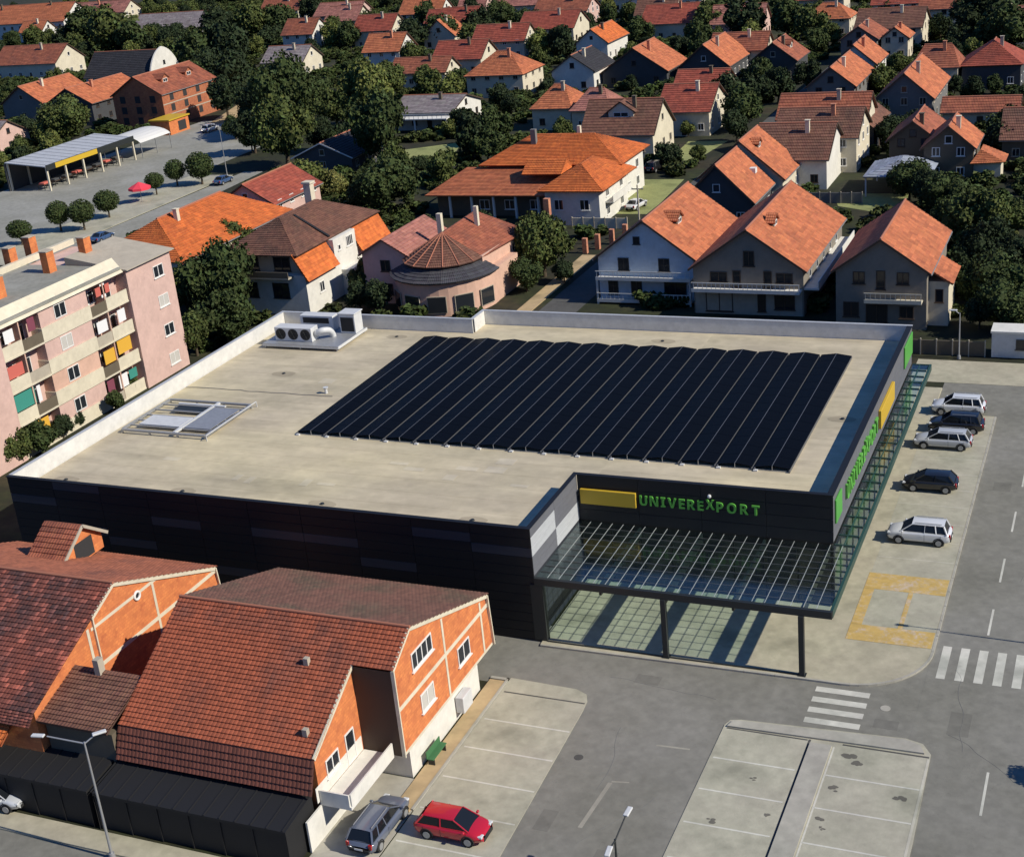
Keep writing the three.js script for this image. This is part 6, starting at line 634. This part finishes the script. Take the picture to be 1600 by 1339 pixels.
makeCar('parked_car', 'blue car parked on the lower street behind the pink block', 'sedan', M.pBlue, [-66, 0.01, -94], PI / 2);
makeCar('parked_car', 'second blue car further along the lower street', 'sedan', M.pBlue, [-68.5, 0.01, -131], PI / 2);
makeCar('parked_car', 'silver car under the edge of the shade at bottom left', 'hatch', M.pSilver, [19.0, 0.13, 25.0], 0.1);

// ================================================================ LAMPS AND POLES
function lamp(label, pos, h, arms, turn = 0, pm = M.galv) { const g = thing('street_lamp', label, 'street lamp', pos, turn, 'street lamps'); part('pole', cyl([0, 0, 0], [0, h, 0], 0.085, 0.05, 10), pm, g); part('base', new THREE.CylinderGeometry(0.16, 0.2, 0.35, 10).translate(0, 0.175, 0), pm, g); for (const [dx, dz] of arms) { part('arm', cyl([0, h - 0.1, 0], [dx, h + 0.25, dz], 0.045, 0.04, 8), pm, g); const a = Math.atan2(-dz, dx), hd = new RoundedBoxGeometry(0.75, 0.12, 0.28, 2, 0.05); hd.rotateY(a); hd.translate(dx * 1.25, h + 0.27, dz * 1.25); part('lamp_head', hd, M.whiteMetal, g); } return g; }
lamp('two armed street lamp in the bottom left corner before the brick houses', [28.9, 0.0, 27.1], 7.6, [[-2.1, 0.4], [0.45, -0.5]]);
lamp('two armed street lamp at the bottom edge in the parking lane', [57.0, 0.0, 22.9], 4.2, [[0.05, -1.5], [0.1, 1.0]], 0, M.steelDark);
lamp('street lamp on the far side of the main road', [79.6, 0.0, -7.0], 8.6, [[-1.6, 0]]);
lamp('tall thin street lamp on the paved tree verge', [-71, 0.1, -136], 9, [[-1, 0]]);
lamp('thin lamp post on the pavement behind the white container', [63.7, 0.0, -58.6], 4.6, [[-0.5, 0]]);
for (const [x, z, h, lab] of [[-40, -138, 9, 'wooden utility pole beside the dark blue shed'], [19.5, -96, 8, 'wooden utility pole in the dark street beside the white balcony house']]) { const g = thing('utility_pole', lab, 'utility pole', [x, 0, z]); part('pole', cyl([0, 0, 0], [0, h, 0], 0.14, 0.1, 8), M.wall_beige, g); part('crossarm', box(-0.8, 0.8, h - 0.6, h - 0.48, -0.06, 0.06), M.woodDark, g); for (const x2 of [-0.7, 0.7]) part('insulator', new THREE.CylinderGeometry(0.05, 0.06, 0.16, 8).translate(x2, h - 0.4, 0), M.whiteMetal, g); }

// ================================================================ TREES
const leafM = {}; for (const [k, c] of Object.entries({ deep: [0.045, 0.064, 0.024], mid: [0.07, 0.09, 0.03], light: [0.11, 0.13, 0.04], yellow: [0.17, 0.17, 0.06], black: [0.03, 0.045, 0.022] })) { leafM[k] = new THREE.MeshPhysicalMaterial({ color: new THREE.Color().setRGB(...c), vertexColors: true, roughness: 0.8, specularIntensity: 0.25, side: THREE.DoubleSide }); leafM[k].name = 'leaf_' + k; }
mat('bark', [0.11, 0.085, 0.06], { map: TX.concrete, roughness: 1 });
function crownGeo(seed, o = {}) { // unit crown: lobes of leaf clumps round a rough core
  const r = rngOf(seed), lobes = [], n = o.lobes ?? 13; const gs = () => { let x, y, z, d; do { x = r() * 2 - 1; y = r() * 2 - 1; z = r() * 2 - 1; d = x * x + y * y + z * z; } while (d > 1 || d < 0.01); d = Math.sqrt(d); return [x / d, y / d, z / d]; };
  if (o.round) lobes.push([0, 0, 0, 0.92]); else if (o.cone) { for (let i = 0; i < n; i++) { const t = i / (n - 1), a = i * 2.4, w = (1 - t) * 0.5; lobes.push([Math.cos(a) * w, -0.85 + t * 1.75, Math.sin(a) * w, 0.14 + 0.36 * (1 - t)]); } } else { lobes.push([0, -0.05, 0, 0.55]); for (let i = 0; i < n; i++) { const d = gs(), k = 0.42 + 0.24 * r(); lobes.push([d[0] * k * 1.05, d[1] * k * (d[1] < 0 ? 0.75 : 1), d[2] * k * 1.05, 0.26 + 0.2 * r()]); } }
  const gb = new GB(), tot = o.leaves ?? 2300, area = lobes.reduce((s, l) => s + l[3] * l[3], 0);
  for (const [cx, cy, cz, R] of lobes) { const tone = 0.82 + 0.4 * r(), cnt = Math.round(tot * R * R / area); for (let i = 0; i < cnt; i++) { const d = gs(), q = R * (o.round ? 0.84 + 0.24 * r() : 0.7 + 0.42 * r()), p = [cx + d[0] * q, cy + d[1] * q, cz + d[2] * q], s = (o.size ?? 0.075) * (0.6 + 0.9 * r());
    const nrm = V(d).add(V(gs()).multiplyScalar(0.9)).normalize(), t = new THREE.Vector3().crossVectors(nrm, V(gs())).normalize(), b = new THREE.Vector3().crossVectors(nrm, t), w = tone * (0.65 + 0.75 * r()), col = [w * (0.88 + 0.28 * r()), w, w * (0.8 + 0.3 * r())];
    const P = (i2, j2, h) => [p[0] + t.x * s * i2 + b.x * s * j2 + nrm.x * h, p[1] + t.y * s * i2 + b.y * s * j2 + nrm.y * h, p[2] + t.z * s * i2 + b.z * s * j2 + nrm.z * h], u = [0, 0]; const A = P(-1, -0.1, 0), B = P(0, -0.75, s * 0.35), C = P(1, 0.1, 0), D = P(0.1, 0.8, s * 0.3); gb.tri(A, B, C, u, u, u, [col, col, col]); gb.tri(A, C, D, u, u, u, [col, col, col]); }
    const ico = new THREE.IcosahedronGeometry(R * (o.round ? 0.84 : 0.72), 2), Pp = ico.attributes.position; for (let i = 0; i < Pp.count; i += 3) { const vs = []; for (let k = 0; k < 3; k++) { const x = Pp.getX(i + k), y = Pp.getY(i + k), z = Pp.getZ(i + k), w = 1 + 0.22 * (wnoise(x * 190 + cx * 40, (y + z) * 190 + cz * 40) - 0.5) * 2; vs.push([cx + x * w, cy + y * w, cz + z * w]); } const w = tone * 0.9, c = [w, w, w * 0.9]; gb.tri(vs[0], vs[1], vs[2], [0, 0], [0, 0], [0, 0], [c, c, c]); } }
  return gb.geo();
}
const CROWNS = [1, 2, 3, 4, 5, 6].map(s => crownGeo(s * 101, { lobes: 11 + s })); const BIGC = [7, 8].map(s => crownGeo(s * 101, { lobes: 20, leaves: 5200, size: 0.052 })); const CONES = [9, 10].map(s => crownGeo(s * 77, { cone: 1, lobes: 14 })); const ROUNDC = crownGeo(5, { round: 1, leaves: 1500, size: 0.07 });
function trunkGeo(seed, clear) { const r = rngOf(seed), L = [cyl([0, 0, 0], [0.05, clear + 0.15, 0.02], 0.085, 0.055, 9)]; for (let i = 0; i < 5; i++) { const a = i * 1.3 + r(), k = 0.3 + 0.25 * r(); L.push(cyl([0.05, clear + 0.05 * i - 0.05, 0.02], [Math.cos(a) * k, clear + 0.5 + 0.25 * r(), Math.sin(a) * k], 0.04, 0.014, 6)); } return merged(L); }
const TRUNKS = [trunkGeo(1, 0.5), trunkGeo(2, 0.7), trunkGeo(3, 0.35)];
let treeN = 0; const BYLABEL = new Map();
function tree(name, label, group, x, z, R, asp, hc, tone, kind) { const r = rngOf(1000 + treeN * 17), i = treeN++; const g = thing(name, label, name === 'garden_shrub' ? 'shrub' : 'tree', [x, 0, z], 0, group); BYLABEL.has(label) ? BYLABEL.get(label).push(g) : BYLABEL.set(label, [g]); const cg = kind === 'round' ? ROUNDC : kind === 'cone' ? CONES[i % 2] : kind === 'big' ? BIGC[i % 2] : CROWNS[i % 6]; const tn = { deep: ['deep', 'mid', 'deep', 'black'], black: ['black', 'deep', 'black'], mid: ['mid', 'light', 'deep'], light: ['light', 'yellow', 'mid'] }[tone]; const c = part('crown', cg, leafM[kind === 'round' ? tone : tn[i % tn.length]], g); c.position.y = hc; c.scale.set(R * (0.95 + 0.15 * r()), R * asp, R * (0.95 + 0.15 * r())); c.rotation.y = r() * 6.28; const t = part('trunk', TRUNKS[i % 3], M.bark, g); const k = hc / 1.25; t.scale.set(k * 0.9, k, k * 0.9); return g; }
const TREES = [
  ['leafy_tree', 'broad dark tree in the clump behind the black roofed white gable', 'deep', '', [[-249.4,-322.1,7.0,1.0,7.8],[-215.8,-294.3,8.1,1.0,9.1],[-206.8,-292.3,6.3,1.0,7.0],[-255.3,-318.5,4.7,1.0,5.2]]],
  ['leafy_tree', 'low green tree in front of the big orange roof, top left corner', 'mid', '', [[-293.1,-344.7,3.0,1.0,3.4],[-289.3,-331.2,3.5,1.0,3.9],[-279.0,-338.2,3.0,1.0,3.3]]],
  ['leafy_tree', 'very dark tree in the mass right of the white arched gable', 'black', '', [[-156.6,-251.2,6.5,1.0,7.3],[-146.9,-252.4,7.5,1.0,8.4],[-191.6,-314.1,6.4,1.0,7.2],[-135.8,-220.4,4.6,1.0,5.2],[-117.4,-210.6,6.3,1.0,7.0],[-107.8,-192.2,4.4,1.0,5.0]]],
  ['leafy_tree', 'dark tree near the top edge right of the grey roofed hall', 'deep', '', [[-183.2,-323.2,6.0,1.0,6.7],[-175.4,-327.1,5.6,1.0,6.2],[-188.2,-367.7,4.7,1.0,5.2]]],
  ['leafy_tree', 'tall dark tree in the group left of the dark blue shed', 'deep', 'big', [[-82.2,-174.7,6.7,1.25,9.4],[-62.7,-143.3,5.7,1.2,7.6],[-88.9,-197.6,4.4,1.0,4.9]]],
  ['leafy_tree', 'tall full tree right of the dark blue shed and behind it', 'mid', 'big', [[-65.3,-179.9,6.0,1.2,8.0],[-42.2,-141.5,5.4,1.35,8.2],[-75.9,-209.2,4.7,1.0,5.3]]],
  ['leafy_tree', 'tree of the wooded patch at the top centre', 'deep', '', [[-132.9,-294.8,4.2,1.0,4.7],[-107.4,-283.4,4.7,1.0,5.3],[-124.0,-327.3,4.5,1.0,5.0],[-91.8,-253.5,3.4,1.0,3.8],[-100.6,-289.6,4.8,1.0,5.3],[-95.8,-302.6,4.5,1.0,5.1],[-102.6,-332.1,4.0,1.0,4.5],[-144.5,-306.1,4.4,1.0,4.9]]],
  ['leafy_tree', 'olive tree behind the modern white house', 'mid', '', [[-65.0,-207.1,3.7,1.0,4.2],[-55.8,-198.7,3.6,1.0,4.0],[-62.0,-218.4,2.7,1.0,3.0]]],
  ['leafy_tree', 'dark tree in the garden between the modern white house and the villa', 'black', '', [[-27.5,-147.2,3.8,1.2,5.1],[-29.6,-161.4,3.6,1.0,4.0],[-39.0,-168.3,2.7,1.0,3.0],[-42.3,-193.7,2.7,1.0,3.0],[-24.0,-145.5,2.9,1.0,3.2]]],
  ['leafy_tree', 'yellow green tree just left of the orange villa', 'light', '', [[-24.8,-129.3,2.9,1.0,3.3],[-20.5,-123.5,1.8,1.0,2.1]]],
  ['leafy_tree', 'nearly black tree behind the brown roofed white house', 'black', 'big', [[-24.1,-108.6,4.6,1.1,5.7],[-30.2,-112.1,2.8,1.0,3.1]]],
  ['leafy_tree', 'fresh green tree in front of the dark blue shed', 'light', 'big', [[-44.2,-116.9,4.7,0.8,4.2],[-39.8,-119.1,2.9,0.9,2.9]]],
  ['leafy_tree', 'bushy tree beside the pink end wall of the apartment block', 'mid', 'big', [[-20.6,-58.8,4.6,1.2,6.2],[-33.7,-81.7,3.2,1.1,3.9],[-29.3,-63.7,2.7,1.1,3.3],[-15.2,-51.8,3.5,1.0,4.0],[-17.4,-48.5,2.8,1.0,3.1]]],
  ['leafy_tree', 'dense tree between the round pink house and the path', 'deep', 'big', [[11.7,-81.5,3.6,1.2,4.9],[11.8,-75.4,2.2,1.0,2.4],[15.2,-79.2,1.6,1.0,1.7]]],
  ['leafy_tree', 'dark tree in the gap between the mansard house and the round house', 'black', '', [[-7.4,-70.7,2.2,1.2,3.0],[-5.6,-65.5,1.8,1.0,2.1],[-2.9,-65.3,2.0,1.0,2.2]]],
  ['leafy_tree', 'small tree among the red roofs, upper centre', 'mid', '', [[-61.6,-263.4,3.6,1.0,4.1],[-74.5,-277.5,3.8,1.0,4.3],[-60.3,-231.7,2.1,1.0,2.4]]],
  ['leafy_tree', 'dark tree among the far roofs right of the red roof with cream gable', 'deep', '', [[-39.9,-279.4,3.7,1.0,4.2],[-21.8,-253.3,2.8,1.0,3.1],[-19.9,-262.0,3.8,1.0,4.3],[-23.3,-285.5,4.4,1.0,4.9],[-21.5,-288.4,5.1,1.0,5.7],[-12.5,-277.0,5.3,1.0,5.9],[-64.0,-323.6,3.1,1.0,3.4],[-55.3,-317.8,3.4,1.0,3.8]]],
  ['leafy_tree', 'dark tree in the belt right of the two red roofs', 'black', '', [[6.9,-187.2,3.5,1.0,3.9],[14.8,-169.1,3.9,1.0,4.4],[15.8,-159.8,2.9,1.0,3.2],[12.1,-189.2,3.2,1.0,3.6],[7.3,-213.0,3.0,1.0,3.3],[15.1,-193.6,3.5,1.0,3.9]]],
  ['leafy_tree', 'dark tree round the hipped orange roof at the top edge', 'deep', '', [[-1.4,-276.3,4.9,1.0,5.5],[5.8,-269.8,4.5,1.0,5.0],[11.0,-250.3,3.3,1.0,3.7],[18.1,-206.1,3.1,1.0,3.5],[-10.3,-303.5,3.9,1.0,4.3],[11.5,-263.7,2.8,1.0,3.2]]],
  ['leafy_tree', 'dark tree of the wood in the top right corner', 'black', '', [[45.0,-252.1,6.3,1.0,7.0],[52.6,-240.1,5.5,1.0,6.1],[47.5,-270.7,5.2,1.0,5.8],[41.9,-246.1,3.2,1.0,3.6],[47.8,-245.0,4.1,1.0,4.6],[50.8,-280.7,4.5,1.0,5.1],[35.1,-268.5,2.8,1.0,3.2]]],
  ['leafy_tree', 'small dark tree left of the large plain orange slope', 'deep', '', [[34.0,-197.0,3.0,1.0,3.4],[37.7,-187.5,2.7,1.0,3.0],[31.8,-197.5,2.3,1.0,2.5],[31.9,-221.1,2.2,1.0,2.4]]],
  ['leafy_tree', 'dark tree around the long low rust roof', 'black', '', [[50.5,-192.9,2.2,1.0,2.5],[46.6,-198.3,1.8,1.0,2.0],[59.4,-154.0,3.0,1.0,3.3],[59.1,-145.3,2.8,1.0,3.2],[58.6,-184.4,1.9,1.0,2.1],[53.6,-198.5,1.8,1.0,2.0]]],
  ['leafy_tree', 'dark tree behind the pale blue pavilion', 'black', '', [[42.5,-151.7,2.7,1.0,3.1],[38.1,-165.5,2.5,1.0,2.8],[45.5,-140.4,1.8,1.0,2.0]]],
  ['leafy_tree', 'dark tree of the grove right of the brown gabled house', 'deep', 'big', [[50.0,-120.2,3.0,1.0,3.4],[53.0,-116.9,2.7,1.0,3.0],[56.4,-109.3,3.3,1.0,3.7],[61.4,-97.3,3.9,1.0,4.3],[58.8,-101.0,3.1,1.0,3.5],[63.5,-85.0,3.6,1.0,4.0],[65.8,-74.6,3.2,1.0,3.6],[65.4,-102.4,2.5,1.0,2.8],[67.1,-66.8,2.8,1.0,3.2],[66.9,-82.6,3.0,1.0,3.3]]],
  ['leafy_tree', 'bushy tree behind the market hall', 'mid', 'big', [[-132.5,-168.4,5.8,0.9,5.9],[-135.4,-164.8,2.9,1.0,3.3]]],
  ['clipped_tree', 'clipped round street tree on the paved verge', 'deep', 'round', [[-74.8,-107.1,2.2,0.8,2.9],[-73.8,-99.5,2.1,0.9,3.1],[-77.7,-98.6,1.9,1,3.1],[-78.6,-90.5,1.9,0.75,2.6],[-76.5,-122.4,1.7,0.8,2.6],[-76.7,-128.8,2.0,0.9,3.0],[-72.2,-129.9,2.6,0.9,3.5]]],
  ['garden_shrub', 'shrub at the foot of the pink apartment block', 'deep', '', [[-17.1,-18.4,1.9,0.9,1.9],[-16.4,-21.2,1.8,0.9,1.8],[-16.8,-24.7,1.2,1.0,1.3],[-18.5,-33.9,1.1,1.0,1.2],[-17.7,-36.7,1.0,1.0,1.1],[-15.5,-31.7,1.2,1.0,1.4],[-17.1,-27.4,0.8,1.0,0.9]]],
  ['leafy_tree', 'small tree by the tan yard behind the verge lamp', 'mid', '', [[-78.7,-156.4,2.5,1.0,2.9],[-92.5,-176.7,2.5,1.0,2.8]]],
  ['leafy_tree', 'small garden tree near the dark street', 'mid', '', [[13.7,-143.6,1.5,1.0,1.6],[5.9,-164.8,1.4,1.0,1.5]]],
  ['leafy_tree', 'dark tree filling the wood between the brick building and the tall trees', 'black', 'big', [[-96.1,-187.1,5.0,1.0,5.6],[-77.5,-155.6,4.3,1.0,4.8],[-90.4,-168.8,2.7,1.0,3.0],[-192.7,-293.0,5.4,1.0,6.0],[-140.9,-236.6,5.2,1.0,5.8]]],
  ['leafy_tree', 'full green tree of the wood behind the dark blue shed, upper centre', 'deep', 'big', [[-70.8,-176.0,4.5,1.0,5.1],[-55.6,-152.9,2.9,1.0,3.2],[-62.8,-156.1,3.5,1.0,3.9]]],
  ['leafy_tree', 'dark tree at the lower end of the grove by the white container', 'black', 'big', [[63.2,-74.9,2.4,1.0,2.7],[64.6,-67.7,1.9,1.0,2.1],[67.7,-75.2,2.1,1.0,2.4],[68.2,-67.4,1.6,1.0,1.8],[61.4,-87.4,2.0,1.0,2.2],[56.1,-104.1,1.7,1.0,1.9]]],
  ['leafy_tree', 'small dark tree among the farthest roofs, right half', 'deep', '', [[-88.8,-321.1,3.1,1.0,3.5],[-32.8,-262.1,2.3,1.0,2.5],[-15.2,-299.4,3.8,1.0,4.3],[11.8,-299.0,2.8,1.0,3.1],[19.2,-302.2,2.8,1.0,3.1],[31.7,-295.1,3.0,1.0,3.4],[-8.2,-230.6,2.0,1.0,2.3],[-17.0,-226.1,1.7,1.0,1.9]]],
];
for (const [name, label, tone, kind, list] of TREES) for (const [x, z, R, asp, hc] of list) tree(name, label, 'trees: ' + label, x, z, R, asp, hc, tone, kind);
tree('leafy_tree', 'small street tree just beyond the main road', 'street tree', 82.0, 6.9, 1.6, 1, 4.2, 'mid', '');

// far small houses that fill the town towards the top of the view
const shortName = s => { s = s.split(',')[0]; if (s.split(' ').length > 9) s = s.split(/ with | behind | before | beside | and | in front of /)[0]; return s; };
{ const r = rngOf(616), far = [], inv = camera.matrixWorld.clone().invert(); for (let zi = 0; zi < 7; zi++) for (let xi = 0; xi < 26; xi++) { const x = -330 + xi * 17 + r() * 6 + zi * 5, z = -262 - zi * 24 - r() * 7, ax = r() < 0.5 ? 'z' : 'x', L = 9 + 5 * r(), hw = 4 + 1.4 * r(); const v = new THREE.Vector3(x, 4, z).applyMatrix4(inv), px = -v.x / v.z / (Math.tan(0.29198) * 1.196), py = -v.y / v.z / Math.tan(0.29198); if (Math.abs(px) > 1.02 || Math.abs(py) > 1.03 || v.z > 0) continue; const e = Math.max(L / 2, hw) + 3; if (!RECTS.every(q => x < q[0] - e || x > q[1] + e || z < q[2] - e || z > q[3] + e) || far.length > 46 || r() < 0.25) continue; far.push([ax, x, z, L, hw, px]); RECTS.push([x - e, x + e, z - e, z + e]); }
  far.sort((a, b) => a[5] - b[5]); const rc = ['red', 'rust', 'orange', 'rust', 'pinkish', 'brown'], wc = ['cream', 'white', 'pink', 'cream']; const cnt = {}; far.forEach(([ax, x, z, L, hw], i) => { const roof = rc[Math.floor(r() * 6)], wall = wc[Math.floor(r() * 4)], key = roof + wall, nm = { red: 'dull red', rust: 'rust', orange: 'orange', pinkish: 'pink', brown: 'brown' }[roof]; cnt[key] = (cnt[key] || 0) + 1; RECTS.pop; house({ axis: ax, c: ax === 'z' ? x : z, e0: (ax === 'z' ? z : x) + (ax === 'z' ? L / 2 : -L / 2), e1: (ax === 'z' ? z : x) + (ax === 'z' ? -L / 2 : L / 2), hw, hr: 7 + 1.5 * r(), he: 3.4 + 0.9 * r(), wall, roof, label: 'far ' + nm + ' roofed ' + wall + ' house by the top edge, ' + (ORD[cnt[key] - 1] || 'another') + ' such from left', course: 0.7, hip: r() < 0.25 ? 3 : 0, wframe: M.woodDark }); }); }
// garden trees and hedges between the houses
{ const r = rngOf(4242), v = new THREE.Vector3(), placed = []; camera.updateMatrixWorld(); camera.updateProjectionMatrix(); const inv = camera.matrixWorld.clone().invert();
  const seen = (x, z) => { v.set(x, 2, z).applyMatrix4(inv); const k = Math.tan(THREE.MathUtils.degToRad(33.46 / 2)); return v.z < 0 && Math.abs(v.y / v.z) < k * 1.03 && Math.abs(v.x / v.z) < k * 1.2 * 1.03; };
  const free = (x, z, m) => RECTS.every(q => x < q[0] - m || x > q[1] + m || z < q[2] - m || z > q[3] + m);
  const names = [['left', -1e9, -90], ['left of centre', -90, -45], ['centre', -45, 0], ['right of centre', 0, 35], ['right', 35, 1e9]], tones = ['deep', 'black', 'mid', 'deep', 'black', 'light']; let n = 0;
  for (let i = 0; i < 20000 && n < 230; i++) { const x = -420 + r() * 500, z = -60 - r() * 400, R = 1.3 + 1.5 * r() + (z < -250 ? 1.2 : 0); if (!seen(x, z) || !free(x, z, R * 0.6) || placed.some(p => Math.hypot(p[0] - x, p[1] - z) < (p[2] + R) * 0.8)) continue; placed.push([x, z, R]); let best = null, bd = 1e9; for (const q of RECTS) { if (!q[4]) continue; const dx = Math.max(q[0] - x, 0, x - q[1]), dz = Math.max(q[2] - z, 0, z - q[3]), d = Math.hypot(dx, dz); if (d < bd) { bd = d; best = [q, dx, dz]; } } const [hq, dx, dz] = best, rel = dz >= dx ? (z > hq[3] ? 'in front of' : 'behind') : (x < hq[0] ? 'left of' : 'right of'); const lab = 'garden tree ' + rel + ' the ' + shortName(hq[4]); tree('garden_tree', lab, 'garden trees between the houses', x, z, R, 0.9 + 0.4 * r(), R * 1.05, tones[n % 6], ''); n++; }
  const sg = crownGeo(808, { lobes: 6, leaves: 150, size: 0.2 }), spots = []; for (let i = 0; i < 60000 && spots.length < 9000; i++) { const x = -420 + r() * 500, z = -50 - r() * 420; if (!seen(x, z) || !free(x, z, 0.5)) continue; if (wnoise(x, z, 25) < 0.42) continue; spots.push([x, z, 0.7 + 1.0 * r()]); }
  const im = new THREE.InstancedMesh(sg, leafM.deep, spots.length), m4 = new THREE.Matrix4(), q = new THREE.Quaternion(), c = new THREE.Color(); spots.forEach(([x, z, s], i) => { m4.compose(new THREE.Vector3(x, s * 0.55, z), q.setFromAxisAngle(new THREE.Vector3(0, 1, 0), r() * 6.28), new THREE.Vector3(s * 1.2, s * 0.9, s * 1.2)); im.setMatrixAt(i, m4); const w = 0.6 + 0.8 * r(); im.setColorAt(i, c.setRGB(w, w * (0.85 + 0.2 * r()), w * 0.85)); }); im.name = 'undergrowth'; im.userData = { kind: 'stuff', label: 'low dark undergrowth and hedges between the houses', category: 'undergrowth' }; shade(im); scene.add(im); }

// trees that share a description are told apart by their order across the view
{ const inv = camera.matrixWorld.clone().invert(), sx = g => { const v = g.position.clone().applyMatrix4(inv); return -v.x / v.z; };
  for (const [lab, list] of BYLABEL) { if (list.length < 2) continue; list.sort((a, b) => sx(a) - sx(b)); const n = list.length; list.forEach((g, i) => { const base = (lab + ' x y z').split(/\s+/).length > 16 ? lab.replace(/(, .*| with .*| (by|at|near) the top edge.*| among the trees.*| above dark trees.*)$/, '') : lab, t = i === 0 ? 'leftmost' : i === n - 1 ? 'rightmost' : (i < ORD.length ? ORD[i] + ' from left' : 'further right'); if ((base + ' ' + t).split(/\s+/).length <= 16) g.userData.label = base + ', ' + t; }); } }

renderer.render(scene, camera);
